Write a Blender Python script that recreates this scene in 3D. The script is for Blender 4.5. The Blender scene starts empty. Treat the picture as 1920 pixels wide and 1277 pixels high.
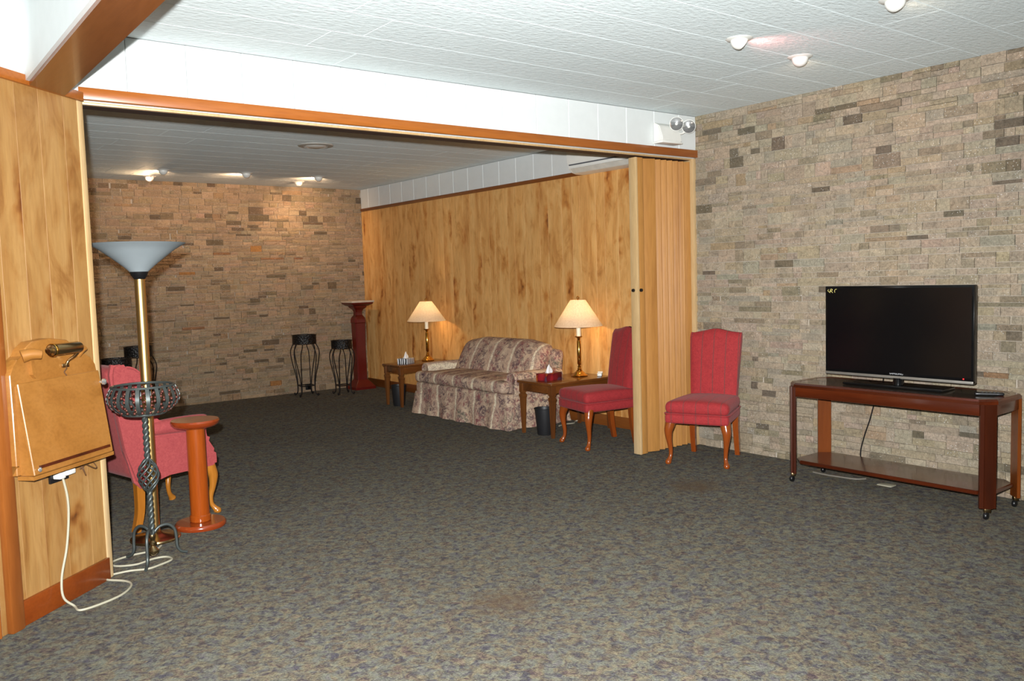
import bpy, bmesh, math, random
from mathutils import Vector, Matrix
random.seed(7)
PI = math.pi
scene = bpy.context.scene
COL = scene.collection

# ------------------------------------------------------------------ camera
CAM = Vector((-4.982, -4.150, 1.305))
c_r = Vector((0.7882, -0.6144, -0.0298)); c_f = Vector((0.6112, 0.7879, -0.0747)); c_u = c_r.cross(c_f).normalized()
c_r = c_f.cross(c_u).normalized(); c_f.normalize()
cd = bpy.data.cameras.new('camera'); cam = bpy.data.objects.new('camera', cd); COL.objects.link(cam)
cd.sensor_fit = 'HORIZONTAL'; cd.sensor_width = 36.0; cd.lens = 29.81; cd.clip_start = 0.05; cd.clip_end = 60
m = Matrix((c_r, c_u, -c_f)).transposed().to_4x4(); m.translation = CAM
cam.matrix_world = m
scene.camera = cam

# ------------------------------------------------------------------ world, flash, exposure
scene.view_settings.view_transform = 'Standard'
scene.view_settings.look = 'None'
scene.view_settings.exposure = 0.0
scene.view_settings.gamma = 1.0
scene.view_settings.use_curve_mapping = False
scene.cycles.use_denoising = True
scene.cycles.max_bounces = 8
scene.cycles.sample_clamp_indirect = 6.0
w = bpy.data.worlds.new('world'); scene.world = w; w.use_nodes = True
w.node_tree.nodes['Background'].inputs[0].default_value = (0.5, 0.5, 0.5, 1)
w.node_tree.nodes['Background'].inputs[1].default_value = 0.02

fl = bpy.data.lights.new('camera_flash', 'SPOT'); flash = bpy.data.objects.new('camera_flash', fl); COL.objects.link(flash)
fl.energy = 1850.0; fl.color = (0.985, 1.0, 1.0); fl.spot_size = math.radians(116); fl.spot_blend = 1.0; fl.shadow_soft_size = 0.02
flash.matrix_world = m.copy(); flash.location = CAM - c_r * 0.055 + c_u * 0.10

# ------------------------------------------------------------------ helpers
def S(r, g, b):
    f = lambda v: (v / 255 / 12.92) if v / 255 <= 0.04045 else ((v / 255 + 0.055) / 1.055) ** 2.4
    return (f(r), f(g), f(b), 1.0)

class NT:
    def __init__(s, name):
        s.mat = bpy.data.materials.new(name); s.mat.use_nodes = True
        s.t = s.mat.node_tree; s.b = s.t.nodes['Principled BSDF']; s.out = s.t.nodes['Material Output']
    def n(s, typ, **kw):
        x = s.t.nodes.new(typ)
        for k, v in kw.items():
            if k in x.inputs: x.inputs[k].default_value = v
            else: setattr(x, k, v)
        return x
    def l(s, a, b): s.t.links.new(a, b)
    def coords(s, scale=(1, 1, 1), kind='Object', rot=(0, 0, 0)):
        mp = s.n('ShaderNodeMapping'); mp.inputs['Scale'].default_value = scale; mp.inputs['Rotation'].default_value = rot
        if kind == 'World':
            g = s.n('ShaderNodeNewGeometry'); s.l(g.outputs['Position'], mp.inputs['Vector'])
        else:
            tc = s.n('ShaderNodeTexCoord'); s.l(tc.outputs[kind], mp.inputs['Vector'])
        return mp.outputs['Vector']
    def noise(s, vec, scale=5, detail=3, rough=0.5, dist=0.0):
        x = s.n('ShaderNodeTexNoise'); x.inputs['Scale'].default_value = scale; x.inputs['Detail'].default_value = detail
        x.inputs['Roughness'].default_value = rough; x.inputs['Distortion'].default_value = dist
        s.l(vec, x.inputs['Vector']); return x
    def ramp(s, fac, stops, interp='LINEAR'):
        r = s.n('ShaderNodeValToRGB'); cr = r.color_ramp; cr.interpolation = interp
        while len(cr.elements) > len(stops): cr.elements.remove(cr.elements[-1])
        while len(cr.elements) < len(stops): cr.elements.new(0.5)
        for e, (p, c) in zip(cr.elements, stops): e.position = p; e.color = c if len(c) == 4 else (*c, 1)
        s.l(fac, r.inputs['Fac']); return r.outputs['Color']
    def mix(s, fac, a, b, blend='MIX'):
        x = s.n('ShaderNodeMix'); x.data_type = 'RGBA'; x.blend_type = blend
        for i, v in ((0, fac), (6, a), (7, b)):
            if hasattr(v, 'node'): s.l(v, x.inputs[i])
            else: x.inputs[i].default_value = v
        return x.outputs[2]
    def bump(s, h, strength=0.3, dist=0.01):
        x = s.n('ShaderNodeBump'); x.inputs['Strength'].default_value = strength; x.inputs['Distance'].default_value = dist
        s.l(h, x.inputs['Height']); s.l(x.outputs['Normal'], s.b.inputs['Normal'])
    def col(s, c):
        if hasattr(c, 'node'): s.l(c, s.b.inputs['Base Color'])
        else: s.b.inputs['Base Color'].default_value = c
    def set(s, **kw):
        for k, v in kw.items(): s.b.inputs[k.replace('_', ' ')].default_value = v
        return s

def plain(name, c, rough=0.5, metal=0.0, emit=None, estr=0, coat=0, var=0.06):
    t = NT(name); t.set(Roughness=rough, Metallic=metal)
    nz = t.noise(t.coords((1, 1, 1)), 14, 3)
    lo = tuple(v * (1 - var) for v in c[:3]) + (1,); hi = tuple(min(1, v * (1 + var)) for v in c[:3]) + (1,)
    t.col(t.ramp(nz.outputs['Fac'], [(0.35, lo), (0.65, hi)]))
    if coat: t.set(Coat_Weight=coat, Coat_Roughness=0.08)
    if emit: t.b.inputs['Emission Color'].default_value = emit; t.b.inputs['Emission Strength'].default_value = estr
    return t.mat

def wood(name, c1, c2, c3, axis='z', rough=0.32, coat=0.0, fine=1.0, knots=False, vary=0.5, figure=1.0):
    """grain runs along the chosen axis; object random shifts each board"""
    t = NT(name); t.set(Roughness=rough)
    if coat: t.set(Coat_Weight=coat, Coat_Roughness=0.1)
    oi = t.n('ShaderNodeObjectInfo')
    sc = {'z': (1, 1, 0.09), 'x': (0.09, 1, 1), 'y': (1, 0.09, 1)}[axis]
    base = t.coords((1, 1, 1))
    off = t.n('ShaderNodeVectorMath', operation='ADD'); t.l(base, off.inputs[0])
    mul = t.n('ShaderNodeVectorMath', operation='SCALE'); cb = t.n('ShaderNodeCombineXYZ')
    for i in range(3): t.l(oi.outputs['Random'], cb.inputs[i])
    t.l(cb.outputs[0], mul.inputs[0]); mul.inputs['Scale'].default_value = 37.0; t.l(mul.outputs[0], off.inputs[1])
    mp = t.n('ShaderNodeMapping'); mp.inputs['Scale'].default_value = sc; t.l(off.outputs[0], mp.inputs['Vector'])
    v = mp.outputs['Vector']
    big = t.noise(v, 7 * figure, 3, 0.5, 0.6)
    gr = t.noise(v, 90 * fine, 4, 0.6, 0.2)
    c = t.ramp(big.outputs['Fac'], [(0.26, c1), (0.46, c2), (0.74, c3)])
    dk = t.ramp(gr.outputs['Fac'], [(0.3, (0.72, 0.68, 0.62)), (0.6, (1, 1, 1))])
    c = t.mix(0.55, c, dk, 'MULTIPLY')
    if knots:
        mk = t.n('ShaderNodeMapping')
        ks = {'z': (5.2, 5.2, 1.7), 'x': (1.7, 5.2, 5.2), 'y': (5.2, 1.7, 5.2)}[axis]
        mk.inputs['Scale'].default_value = ks; t.l(off.outputs[0], mk.inputs['Vector'])
        wob = t.noise(off.outputs[0], 9, 2); ad = t.n('ShaderNodeVectorMath', operation='MULTIPLY_ADD')
        t.l(wob.outputs['Color'], ad.inputs[0]); ad.inputs[1].default_value = (0.8, 0.8, 0.8); t.l(mk.outputs[0], ad.inputs[2])
        vo = t.n('ShaderNodeTexVoronoi'); vo.inputs['Scale'].default_value = 1.0; t.l(ad.outputs[0], vo.inputs['Vector'])
        ring = t.ramp(vo.outputs['Distance'], [(0.03, (0.22, 0.10, 0.04)), (0.09, (0.50, 0.28, 0.13)), (0.20, (0.84, 0.68, 0.50)), (0.36, (1, 1, 1))])
        c = t.mix(0.9, c, ring, 'MULTIPLY')
        mq = t.n('ShaderNodeMapping'); mq.inputs['Scale'].default_value = {'z': (1, 1, 0.36), 'x': (0.36, 1, 1), 'y': (1, 0.36, 1)}[axis]; t.l(off.outputs[0], mq.inputs['Vector'])
        pt = t.noise(mq.outputs[0], 7.5, 5, 0.62, 1.3)
        c = t.mix(0.85, c, t.ramp(pt.outputs['Fac'], [(0.30, (0.62, 0.46, 0.30)), (0.44, (0.90, 0.82, 0.72)), (0.56, (1, 1, 1)), (0.72, (1.07, 1.06, 1.04))]), 'MULTIPLY')
    val = t.ramp(oi.outputs['Random'], [(0.0, (1 - 0.35 * vary, 1 - 0.42 * vary, 1 - 0.5 * vary)), (1.0, (1, 1, 1))])
    c = t.mix(1.0, c, val, 'MULTIPLY')
    t.col(c)
    t.bump(gr.outputs['Fac'], 0.08, 0.003)
    return t.mat

# --- bmesh builders
def spl(pts, n=6, closed=False):
    P = [tuple(p) for p in pts]; out = []; N = len(P)
    rng = range(N) if closed else range(N - 1)
    for i in rng:
        if closed: a, b, c, d = P[i - 1], P[i], P[(i + 1) % N], P[(i + 2) % N]
        else: a, b, c, d = P[max(i - 1, 0)], P[i], P[i + 1], P[min(i + 2, N - 1)]
        for k in range(n):
            t = k / n
            out.append(tuple(0.5 * (2 * b[j] + (c[j] - a[j]) * t + (2 * a[j] - 5 * b[j] + 4 * c[j] - d[j]) * t * t + (3 * b[j] - a[j] - 3 * c[j] + d[j]) * t ** 3) for j in range(len(b))))
    if not closed: out.append(P[-1])
    return out

def loft(bm, rings, cap=True, closed_rings=True, loop=False):
    R = [[bm.verts.new(p) for p in ring] for ring in rings]
    n = len(R[0]); rr = range(len(R)) if loop else range(len(R) - 1)
    for i in rr:
        A, B = R[i], R[(i + 1) % len(R)]
        for j in range(n if closed_rings else n - 1):
            k = (j + 1) % n
            try: bm.faces.new((A[j], A[k], B[k], B[j]))
            except ValueError: pass
    if cap and not loop and closed_rings:
        bm.faces.new(R[0][::-1]); bm.faces.new(R[-1])
    return R

def box(bm, x0, x1, y0, y1, z0, z1, M=None, bev=0.0, seg=2):
    g = bmesh.ops.create_cube(bm, size=1.0)
    vs = g['verts']
    for v in vs:
        v.co = Vector(((x0 + x1) / 2 + v.co.x * (x1 - x0), (y0 + y1) / 2 + v.co.y * (y1 - y0), (z0 + z1) / 2 + v.co.z * (z1 - z0)))
    if bev > 0:
        es = list({e for v in vs for e in v.link_edges})
        r = bmesh.ops.bevel(bm, geom=es, offset=bev, segments=seg, affect='EDGES', profile=0.5)
        vs = list({v for f in r['faces'] for v in f.verts} | {v for v in vs if v.is_valid})
    if M is not None:
        for v in vs: v.co = M @ v.co
    return vs

def lathe(bm, prof, segs=32, c=(0, 0, 0), cap=True, M=None, rfun=None):
    rings = []
    for r, z in prof:
        ring = []
        for k in range(segs):
            a = 2 * PI * k / segs; rr = max(r, 1e-4) * (rfun(a) if rfun else 1)
            p = Vector((rr * math.cos(a), rr * math.sin(a), z))
            if M is not None: p = M @ p
            ring.append((p.x + c[0], p.y + c[1], p.z + c[2]))
        rings.append(ring)
    return loft(bm, rings, cap)

def tube(bm, pts, r, segs=8, closed=False, cap=True, sq=1.0, a0=0.0):
    P = [Vector(p[:3]) for p in pts]; n = len(P)
    rad = [r] * n if not isinstance(r, (list, tuple)) else list(r)
    rings = []; up = None
    for i in range(n):
        if closed: t = P[(i + 1) % n] - P[i - 1]
        else: t = P[min(i + 1, n - 1)] - P[max(i - 1, 0)]
        if t.length < 1e-9: t = Vector((0, 0, 1))
        t.normalize()
        if up is None:
            up = Vector((1, 0, 0)) if abs(t.x) < 0.9 else Vector((0, 1, 0))
        up = (up - t * up.dot(t)); up.normalize(); s = t.cross(up)
        rings.append([tuple(P[i] + (up * math.cos(a0 + 2 * PI * k / segs) + s * math.sin(a0 + 2 * PI * k / segs) * sq) * rad[i]) for k in range(segs)])
    return loft(bm, rings, cap=cap and not closed, loop=closed)

def prism(bm, poly, f0, f1):
    A = [bm.verts.new(f0(*p)) for p in poly]; B = [bm.verts.new(f1(*p)) for p in poly]
    n = len(poly)
    for i in range(n): bm.faces.new((A[i], A[(i + 1) % n], B[(i + 1) % n], B[i]))
    bm.faces.new(A[::-1]); bm.faces.new(B)
    return A, B

def rcube(bm, half, r, n=(8, 6, 6), c=(0, 0, 0), deform=None):
    """rounded box from a subdivided cube; half extents, corner radius"""
    hx, hy, hz = half; r = min(r, hx, hy, hz) * 0.999
    def axis(h, k):
        core = h - r
        a = [-h - 0, *[-core - r * math.cos(PI / 2 * (i + 1) / 4) * 1.0 if False else -h + r * (1 - math.cos(PI / 2 * (i + 1) / 3)) * 1.0 for i in range(3)]]
        a = [-h, -h + r * 0.13, -h + r * 0.5, -core]
        mid = [-core + 2 * core * i / k for i in range(1, k)]
        return a + mid + [core, h - r * 0.5, h - r * 0.13, h]
    ax = [axis(hx, n[0]), axis(hy, n[1]), axis(hz, n[2])]
    L = [len(a) for a in ax]; V = {}
    def vert(i, j, k):
        key = (i, j, k)
        if key in V: return V[key]
        p = Vector((ax[0][i], ax[1][j], ax[2][k]))
        q = Vector((max(-hx + r, min(hx - r, p.x)), max(-hy + r, min(hy - r, p.y)), max(-hz + r, min(hz - r, p.z))))
        d = p - q
        if d.length > 1e-9: p = q + d.normalized() * r
        if deform: p = Vector(deform(p))
        V[key] = bm.verts.new(p + Vector(c)); return V[key]
    def face(f):
        try: bm.faces.new(f)
        except ValueError: pass
    for i in range(L[0] - 1):
        for j in range(L[1] - 1):
            face((vert(i, j, 0), vert(i, j + 1, 0), vert(i + 1, j + 1, 0), vert(i + 1, j, 0)))
            K = L[2] - 1
            face((vert(i, j, K), vert(i + 1, j, K), vert(i + 1, j + 1, K), vert(i, j + 1, K)))
    for i in range(L[0] - 1):
        for k in range(L[2] - 1):
            face((vert(i, 0, k), vert(i + 1, 0, k), vert(i + 1, 0, k + 1), vert(i, 0, k + 1)))
            J = L[1] - 1
            face((vert(i, J, k), vert(i, J, k + 1), vert(i + 1, J, k + 1), vert(i + 1, J, k)))
    for j in range(L[1] - 1):
        for k in range(L[2] - 1):
            face((vert(0, j, k), vert(0, j, k + 1), vert(0, j + 1, k + 1), vert(0, j + 1, k)))
            I = L[0] - 1
            face((vert(I, j, k), vert(I, j + 1, k), vert(I, j + 1, k + 1), vert(I, j, k + 1)))

def obj(name, bm, mat, parent=None, smooth=True, ang=38, fix=True):
    if fix: bmesh.ops.recalc_face_normals(bm, faces=bm.faces)
    me = bpy.data.meshes.new(name); bm.to_mesh(me); bm.free()
    if smooth:
        me.polygons.foreach_set('use_smooth', [True] * len(me.polygons))
        me.set_sharp_from_angle(angle=math.radians(ang))
    if mat: me.materials.append(mat)
    o = bpy.data.objects.new(name, me); COL.objects.link(o)
    if parent is not None: o.parent = parent
    return o

def B(): return bmesh.new()

def thing(name, label, cat, loc=(0, 0, 0), rz=0.0, group=None):
    o = bpy.data.objects.new(name, None); o.empty_display_size = 0.1; COL.objects.link(o)
    o.location = loc; o.rotation_euler = (0, 0, rz); o['label'] = label; o['category'] = cat
    if group: o['group'] = group
    return o
def tag(o, label, cat, group=None):
    o['label'] = label; o['category'] = cat
    if group: o['group'] = group
    return o
def struct(o, label=None):
    o['kind'] = 'structure'
    if label: o['label'] = label
    return o
def qbox(name, dims, mat, parent=None, bev=0.0, M=None):
    bm = B(); box(bm, *dims, M=M, bev=bev); return obj(name, bm, mat, parent)
def copy_tree(o, parent=None):
    c = o.copy(); COL.objects.link(c); c.parent = parent
    for ch in list(o.children): copy_tree(ch, c)
    return c
def light(name, typ, parent, loc, energy, color, radius=0.03, rot=None, size=None, blend=0.5):
    d = bpy.data.lights.new(name, typ); d.energy = energy; d.color = color; d.shadow_soft_size = radius
    if typ == 'SPOT': d.spot_size = size; d.spot_blend = blend
    o = bpy.data.objects.new(name, d); COL.objects.link(o); o.parent = parent; o.location = loc
    if rot is not None: o.rotation_euler = rot
    return o

# ------------------------------------------------------------------ materials
M = {}
M['white_paint'] = plain('white_paint', S(218, 222, 221), 0.55, var=0.015)
M['ceiling'] = None
def ceiling_mat():
    t = NT('ceiling_board'); t.set(Roughness=0.8)
    v = t.coords((1, 2, 2), 'World')
    a = t.noise(v, 26, 5, 0.6); b = t.noise(t.coords((1, 1, 1), 'World'), 2.0, 3)
    c = t.ramp(a.outputs['Fac'], [(0.3, S(204, 216, 217)), (0.7, S(216, 226, 226))])
    t.col(t.mix(0.35, c, t.ramp(b.outputs['Fac'], [(0.3, S(208, 216, 215)), (0.7, S(222, 229, 229))])))
    t.set(Diffuse_Roughness=0.2); t.bump(a.outputs['Fac'], 0.7, 0.010); return t.mat
M['ceiling'] = ceiling_mat()
def carpet_mat():
    t = NT('patterned_carpet'); t.set(Roughness=1.0); t.b.inputs['Specular IOR Level'].default_value = 0.05
    v = t.coords((1, 1, 1), 'World')
    a = t.noise(v, 30, 3, 0.6, 1.2); h = t.noise(v, 19, 2, 0.5, 0.8); f = t.noise(v, 130, 3, 0.7); d = t.noise(v, 46, 3, 0.65, 2.0)
    big = t.noise(v, 0.9, 2)
    base = t.ramp(a.outputs['Fac'], [(0.36, S(92, 87, 92)), (0.46, S(113, 108, 102)), (0.56, S(127, 124, 112)), (0.68, S(136, 133, 119))])
    hue = t.ramp(h.outputs['Fac'], [(0.30, S(140, 138, 176)), (0.42, S(150, 165, 168)), (0.52, S(168, 158, 140)), (0.60, S(188, 166, 120)), (0.70, S(176, 126, 112))])
    c = t.mix(0.36, base, hue, 'OVERLAY')
    fl_ = t.ramp(d.outputs['Fac'], [(0.34, (0.52, 0.50, 0.51)), (0.48, (0.92, 0.92, 0.92)), (0.62, (1.10, 1.08, 1.03))])
    c = t.mix(0.8, c, fl_, 'MULTIPLY')
    ff = t.ramp(f.outputs['Fac'], [(0.3, (0.62, 0.62, 0.62)), (0.7, (1.05, 1.05, 1.05))])
    c = t.mix(0.8, c, ff, 'MULTIPLY')
    c = t.mix(0.5, c, t.ramp(big.outputs['Fac'], [(0.35, (0.86, 0.85, 0.83)), (0.65, (1, 1, 1))]), 'MULTIPLY')
    # two worn stains on the carpet
    for (sx, sy, rad) in ((-2.93, -1.42, 0.12), (-0.95, -0.74, 0.13)):
        g = t.n('ShaderNodeNewGeometry'); sub = t.n('ShaderNodeVectorMath', operation='SUBTRACT'); t.l(g.outputs['Position'], sub.inputs[0]); sub.inputs[1].default_value = (sx, sy, 0)
        wn = t.n('ShaderNodeVectorMath', operation='MULTIPLY_ADD'); nn = t.noise(v, 16, 2); t.l(nn.outputs['Color'], wn.inputs[0]); wn.inputs[1].default_value = (0.12, 0.12, 0); t.l(sub.outputs[0], wn.inputs[2])
        ln = t.n('ShaderNodeVectorMath', operation='LENGTH'); t.l(wn.outputs[0], ln.inputs[0])
        fac = t.ramp(ln.outputs['Value'], [(rad * 0.5, (0.55, 0.55, 0.55)), (rad * 1.5, (0, 0, 0))])
        c = t.mix(fac, c, S(96, 76, 58))
    t.col(c); t.set(Diffuse_Roughness=1.0); t.bump(f.outputs['Fac'], 1.0, 0.02); return t.mat
M['carpet'] = carpet_mat()
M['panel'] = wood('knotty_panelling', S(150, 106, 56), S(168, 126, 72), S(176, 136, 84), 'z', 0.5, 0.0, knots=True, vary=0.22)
M['panel_lit'] = wood('knotty_panelling_lit', S(216, 158, 92), S(234, 180, 110), S(240, 194, 128), 'z', 0.5, 0.0, knots=True, vary=0.26)  # lighter copy of the same panelling, warm room light put into its colour
M['door_oak'] = wood('oak_slats', S(162, 108, 50), S(180, 126, 62), S(190, 136, 72), 'z', 0.55, 0.0, fine=0.8, vary=0.3)
M['jamb'] = wood('pale_jamb_wood', S(191, 153, 103), S(201, 169, 122), S(206, 177, 136), 'z', 0.35, vary=0.1)
M['trim_h'] = wood('orange_brown_trim', S(146, 78, 26), S(160, 90, 32), S(168, 98, 38), 'x', 0.3, 0.15, vary=0.15)
M['trim_hy'] = wood('orange_brown_trim_long', S(108, 58, 22), S(122, 69, 29), S(130, 75, 32), 'y', 0.3, 0.15, vary=0.15)
M['trim_v'] = wood('orange_brown_casing', S(130, 70, 27), S(144, 81, 33), S(152, 90, 38), 'z', 0.3, 0.15, vary=0.15)
M['baseboard'] = wood('red_brown_baseboard', S(114, 50, 14), S(126, 58, 17), S(134, 64, 20), 'x', 0.3, 0.1, vary=0.1)
M['track_dark'] = plain('dark_brown_track', S(62, 44, 36), 0.6)
M['beam_wood'] = wood('brown_beam_board', S(109, 61, 28), S(126, 72, 33), S(136, 80, 39), 'y', 0.3, 0.2, vary=0.1)
M['desk_wood'] = wood('honey_oak_desk', S(142, 92, 38), S(156, 104, 46), S(164, 112, 54), 'x', 0.35, 0.1, vary=0.1)
M['cherry_leg'] = wood('glossy_cherry_leg', S(123, 54, 16), S(139, 66, 23), S(149, 75, 28), 'z', 0.2, 0.5, vary=0.1)
M['light_leg'] = wood('golden_oak_leg', S(158, 95, 29), S(170, 107, 36), S(177, 114, 41), 'z', 0.22, 0.5, vary=0.1)
M['orange_wood'] = wood('glossy_orange_wood', S(134, 58, 12), S(150, 68, 17), S(158, 76, 22), 'z', 0.2, 0.5, vary=0.1)
M['red_wood'] = wood('glossy_red_wood', S(123, 46, 16), S(136, 54, 21), S(144, 62, 25), 'x', 0.2, 0.5, vary=0.1)
M['cart_wood'] = wood('dark_cherry_cart', S(48, 17, 6), S(72, 27, 8), S(96, 38, 12), 'y', 0.22, 0.4, vary=0.2)
M['cart_leg'] = wood('dark_cherry_post', S(40, 15, 6), S(58, 22, 8), S(82, 33, 12), 'z', 0.24, 0.4, vary=0.2)
M['cart_leg_lit'] = wood('cherry_post_lit', S(92, 44, 14), S(112, 56, 18), S(128, 66, 24), 'z', 0.26, 0.3, vary=0.1)  # rear cart legs: light falling on them painted in as paler wood
M['table_wood'] = wood('walnut_table', S(88, 49, 20), S(104, 60, 26), S(116, 68, 31), 'x', 0.22, 0.4, vary=0.1)
M['table_leg'] = wood('walnut_table_leg', S(88, 51, 24), S(105, 61, 29), S(117, 71, 34), 'z', 0.28, 0.2, vary=0.1)
M['pedestal_red'] = plain('red_mahogany', S(92, 17, 10), 0.35, coat=0.15)
M['marble'] = plain('cream_marble', S(196, 178, 158), 0.3)
M['brass'] = plain('polished_brass', S(214, 164, 78), 0.16, 1.0, var=0.03)
M['satin_brass'] = plain('satin_brass_pole', S(226, 186, 120), 0.34, 1.0, var=0.03)
M['old_brass'] = plain('old_brass', S(176, 150, 108), 0.25, 1.0)
M['iron'] = plain('black_iron', S(26, 22, 22), 0.5, 0.3)
M['pewter'] = plain('pewter_iron', S(84, 90, 88), 0.42, 0.6)
M['bead'] = plain('copper_bead', S(104, 58, 48), 0.35, 0.4)
M['black_plastic'] = plain('black_plastic', S(20, 20, 22), 0.35)
M['basket_plastic'] = plain('dark_bin_plastic', S(34, 34, 36), 0.45)
M['silver'] = plain('silver_plastic', S(150, 146, 138), 0.35, 0.6)
M['white_plastic'] = plain('white_plastic', S(228, 228, 222), 0.4, var=0.02)
M['cable'] = plain('white_cable', S(172, 167, 146), 0.5, var=0.02)
M['tissue'] = plain('white_tissue', S(240, 240, 240), 0.9, var=0.02)
M['candle'] = plain('candle_white', S(238, 230, 206), 0.5, var=0.02)
M['dull_cord'] = plain('dull_grey_cord', S(118, 112, 102), 0.6)
M['brown_wire'] = plain('brown_wire', S(92, 62, 36), 0.5)
M['lens'] = plain('lamp_reflector', S(222, 224, 226), 0.12, 0.85)
M['yellow_mark'] = plain('yellow_marker', S(196, 186, 110), 0.7)
M['logo'] = plain('grey_logo_print', S(170, 172, 176), 0.6)
def emis(name, c, s):
    t = NT(name); t.col(c); t.b.inputs['Emission Color'].default_value = c; t.b.inputs['Emission Strength'].default_value = s; return t.mat
M['bulb'] = emis('lit_bulb', (1.0, 0.82, 0.55, 1), 9.0)
M['bulb_dim'] = emis('warm_lit_bulb', (1.0, 0.62, 0.36, 1), 4.0)
M['led'] = emis('red_led', (1.0, 0.02, 0.02, 1), 3.0)
def screen_mat():
    t = NT('tv_screen'); t.set(Roughness=0.16); t.col((0.003, 0.003, 0.0035, 1)); t.b.inputs['Specular IOR Level'].default_value = 0.35; return t.mat
M['screen'] = screen_mat()
M['gloss_black'] = plain('gloss_black', S(12, 12, 13), 0.12)
def glass_top():
    t = NT('smoked_glass_top'); t.set(Roughness=0.06); t.col(S(58, 52, 44)); t.b.inputs['Specular IOR Level'].default_value = 0.9; return t.mat
M['glass_top'] = glass_top()
def red_fabric(name, c1, c2, stripe=True):
    t = NT(name); t.set(Roughness=0.85); t.b.inputs['Sheen Weight'].default_value = 0.10; t.b.inputs['Sheen Roughness'].default_value = 0.4
    t.b.inputs['Sheen Tint'].default_value = (1, 0.75, 0.75, 1)
    v = t.coords((1, 1, 1)); n1 = t.noise(v, 60, 4, 0.6, 1.5); n2 = t.noise(v, 320, 2)
    c = t.ramp(n1.outputs['Fac'], [(0.35, c1), (0.65, c2)])
    if stripe:
        sx = t.n('ShaderNodeSeparateXYZ'); t.l(v, sx.inputs[0])
        mu = t.n('ShaderNodeMath', operation='MULTIPLY'); mu.inputs[1].default_value = 1 / 0.085; t.l(sx.outputs['X'], mu.inputs[0])
        ad = t.n('ShaderNodeMath', operation='ADD'); ad.inputs[1].default_value = 100.5; t.l(mu.outputs[0], ad.inputs[0])
        fr = t.n('ShaderNodeMath', operation='FRACT'); t.l(ad.outputs[0], fr.inputs[0])
        k = t.ramp(fr.outputs[0], [(0.0, (0, 0, 0)), (0.455, (0, 0, 0)), (0.47, (0.6, 0.6, 0.6)), (0.53, (0.6, 0.6, 0.6)), (0.545, (0, 0, 0))])
        c = t.mix(k, c, S(84, 58, 54))
    t.col(c); t.bump(n2.outputs['Fac'], 0.25, 0.004); return t.mat
M['red_fabric'] = red_fabric('red_striped_damask', S(140, 32, 36), S(162, 42, 44))
M['rose_fabric'] = red_fabric('rose_upholstery', S(146, 56, 58), S(162, 69, 68), False)
def floral():
    t = NT('floral_stripe_upholstery'); t.set(Roughness=0.9)
    v = t.coords((1, 1, 1)); sx = t.n('ShaderNodeSeparateXYZ'); t.l(v, sx.inputs[0])
    wob = t.noise(v, 4, 3); ma = t.n('ShaderNodeMath', operation='MULTIPLY_ADD'); ma.inputs[1].default_value = 0.10; t.l(wob.outputs['Fac'], ma.inputs[0]); t.l(sx.outputs['X'], ma.inputs[2])
    mu = t.n('ShaderNodeMath', operation='MULTIPLY'); mu.inputs[1].default_value = 1 / 0.30; t.l(ma.outputs[0], mu.inputs[0])
    ad = t.n('ShaderNodeMath', operation='ADD'); ad.inputs[1].default_value = 50.2; t.l(mu.outputs[0], ad.inputs[0])
    fr = t.n('ShaderNodeMath', operation='FRACT'); t.l(ad.outputs[0], fr.inputs[0])
    c = t.ramp(fr.outputs[0], [(0.0, S(194, 168, 144)), (0.20, S(201, 174, 150)), (0.22, S(233, 220, 192)), (0.29, S(235, 222, 194)), (0.31, S(181, 155, 135)), (0.45, S(192, 166, 144)), (0.65, S(179, 153, 133)), (0.82, S(205, 183, 157)), (1.0, S(194, 168, 144))])
    pat = t.noise(v, 7, 3, 0.6, 0.8); c = t.mix(0.6, c, t.ramp(pat.outputs['Fac'], [(0.36, (0.84, 0.78, 0.74)), (0.5, (1, 1, 1)), (0.66, (1.12, 1.10, 1.04))]), 'MULTIPLY')
    fine = t.noise(v, 150, 3); c = t.mix(0.6, c, t.ramp(fine.outputs['Fac'], [(0.3, (0.70, 0.66, 0.66)), (0.62, (1.04, 1.04, 1.04))]), 'MULTIPLY')
    n1 = t.noise(v, 9, 4, 0.65, 1.6); n2 = t.noise(v, 30, 4, 0.7, 1.4)
    band = t.ramp(fr.outputs[0], [(0.0, (0.8, 0.8, 0.8)), (0.2, (0.25, 0.25, 0.25)), (0.28, (0.3, 0.3, 0.3)), (0.45, (1, 1, 1)), (0.75, (0.9, 0.9, 0.9)), (1.0, (0.8, 0.8, 0.8))])
    k1 = t.ramp(n1.outputs['Fac'], [(0.42, (0, 0, 0)), (0.52, (1, 1, 1))])
    k2 = t.ramp(n2.outputs['Fac'], [(0.42, (0, 0, 0)), (0.52, (1, 1, 1))])
    k = t.mix(1.0, k1, k2, 'MULTIPLY'); k = t.mix(1.0, k, band, 'MULTIPLY')
    n3 = t.noise(v, 8, 2); fc = t.ramp(n3.outputs['Fac'], [(0.36, S(72, 52, 62)), (0.47, S(96, 66, 72)), (0.54, S(136, 74, 74)), (0.60, S(120, 90, 88)), (0.68, S(86, 88, 74))])
    c = t.mix(k, c, fc)
    n4 = t.noise(v, 44, 3, 0.6, 2.0); kk = t.ramp(n4.outputs['Fac'], [(0.56, (0, 0, 0)), (0.62, (0.6, 0.6, 0.6))]); c = t.mix(kk, c, S(108, 82, 82))
    t.col(c); t.bump(fine.outputs['Fac'], 0.2, 0.004); return t.mat
M['floral'] = floral()
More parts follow.
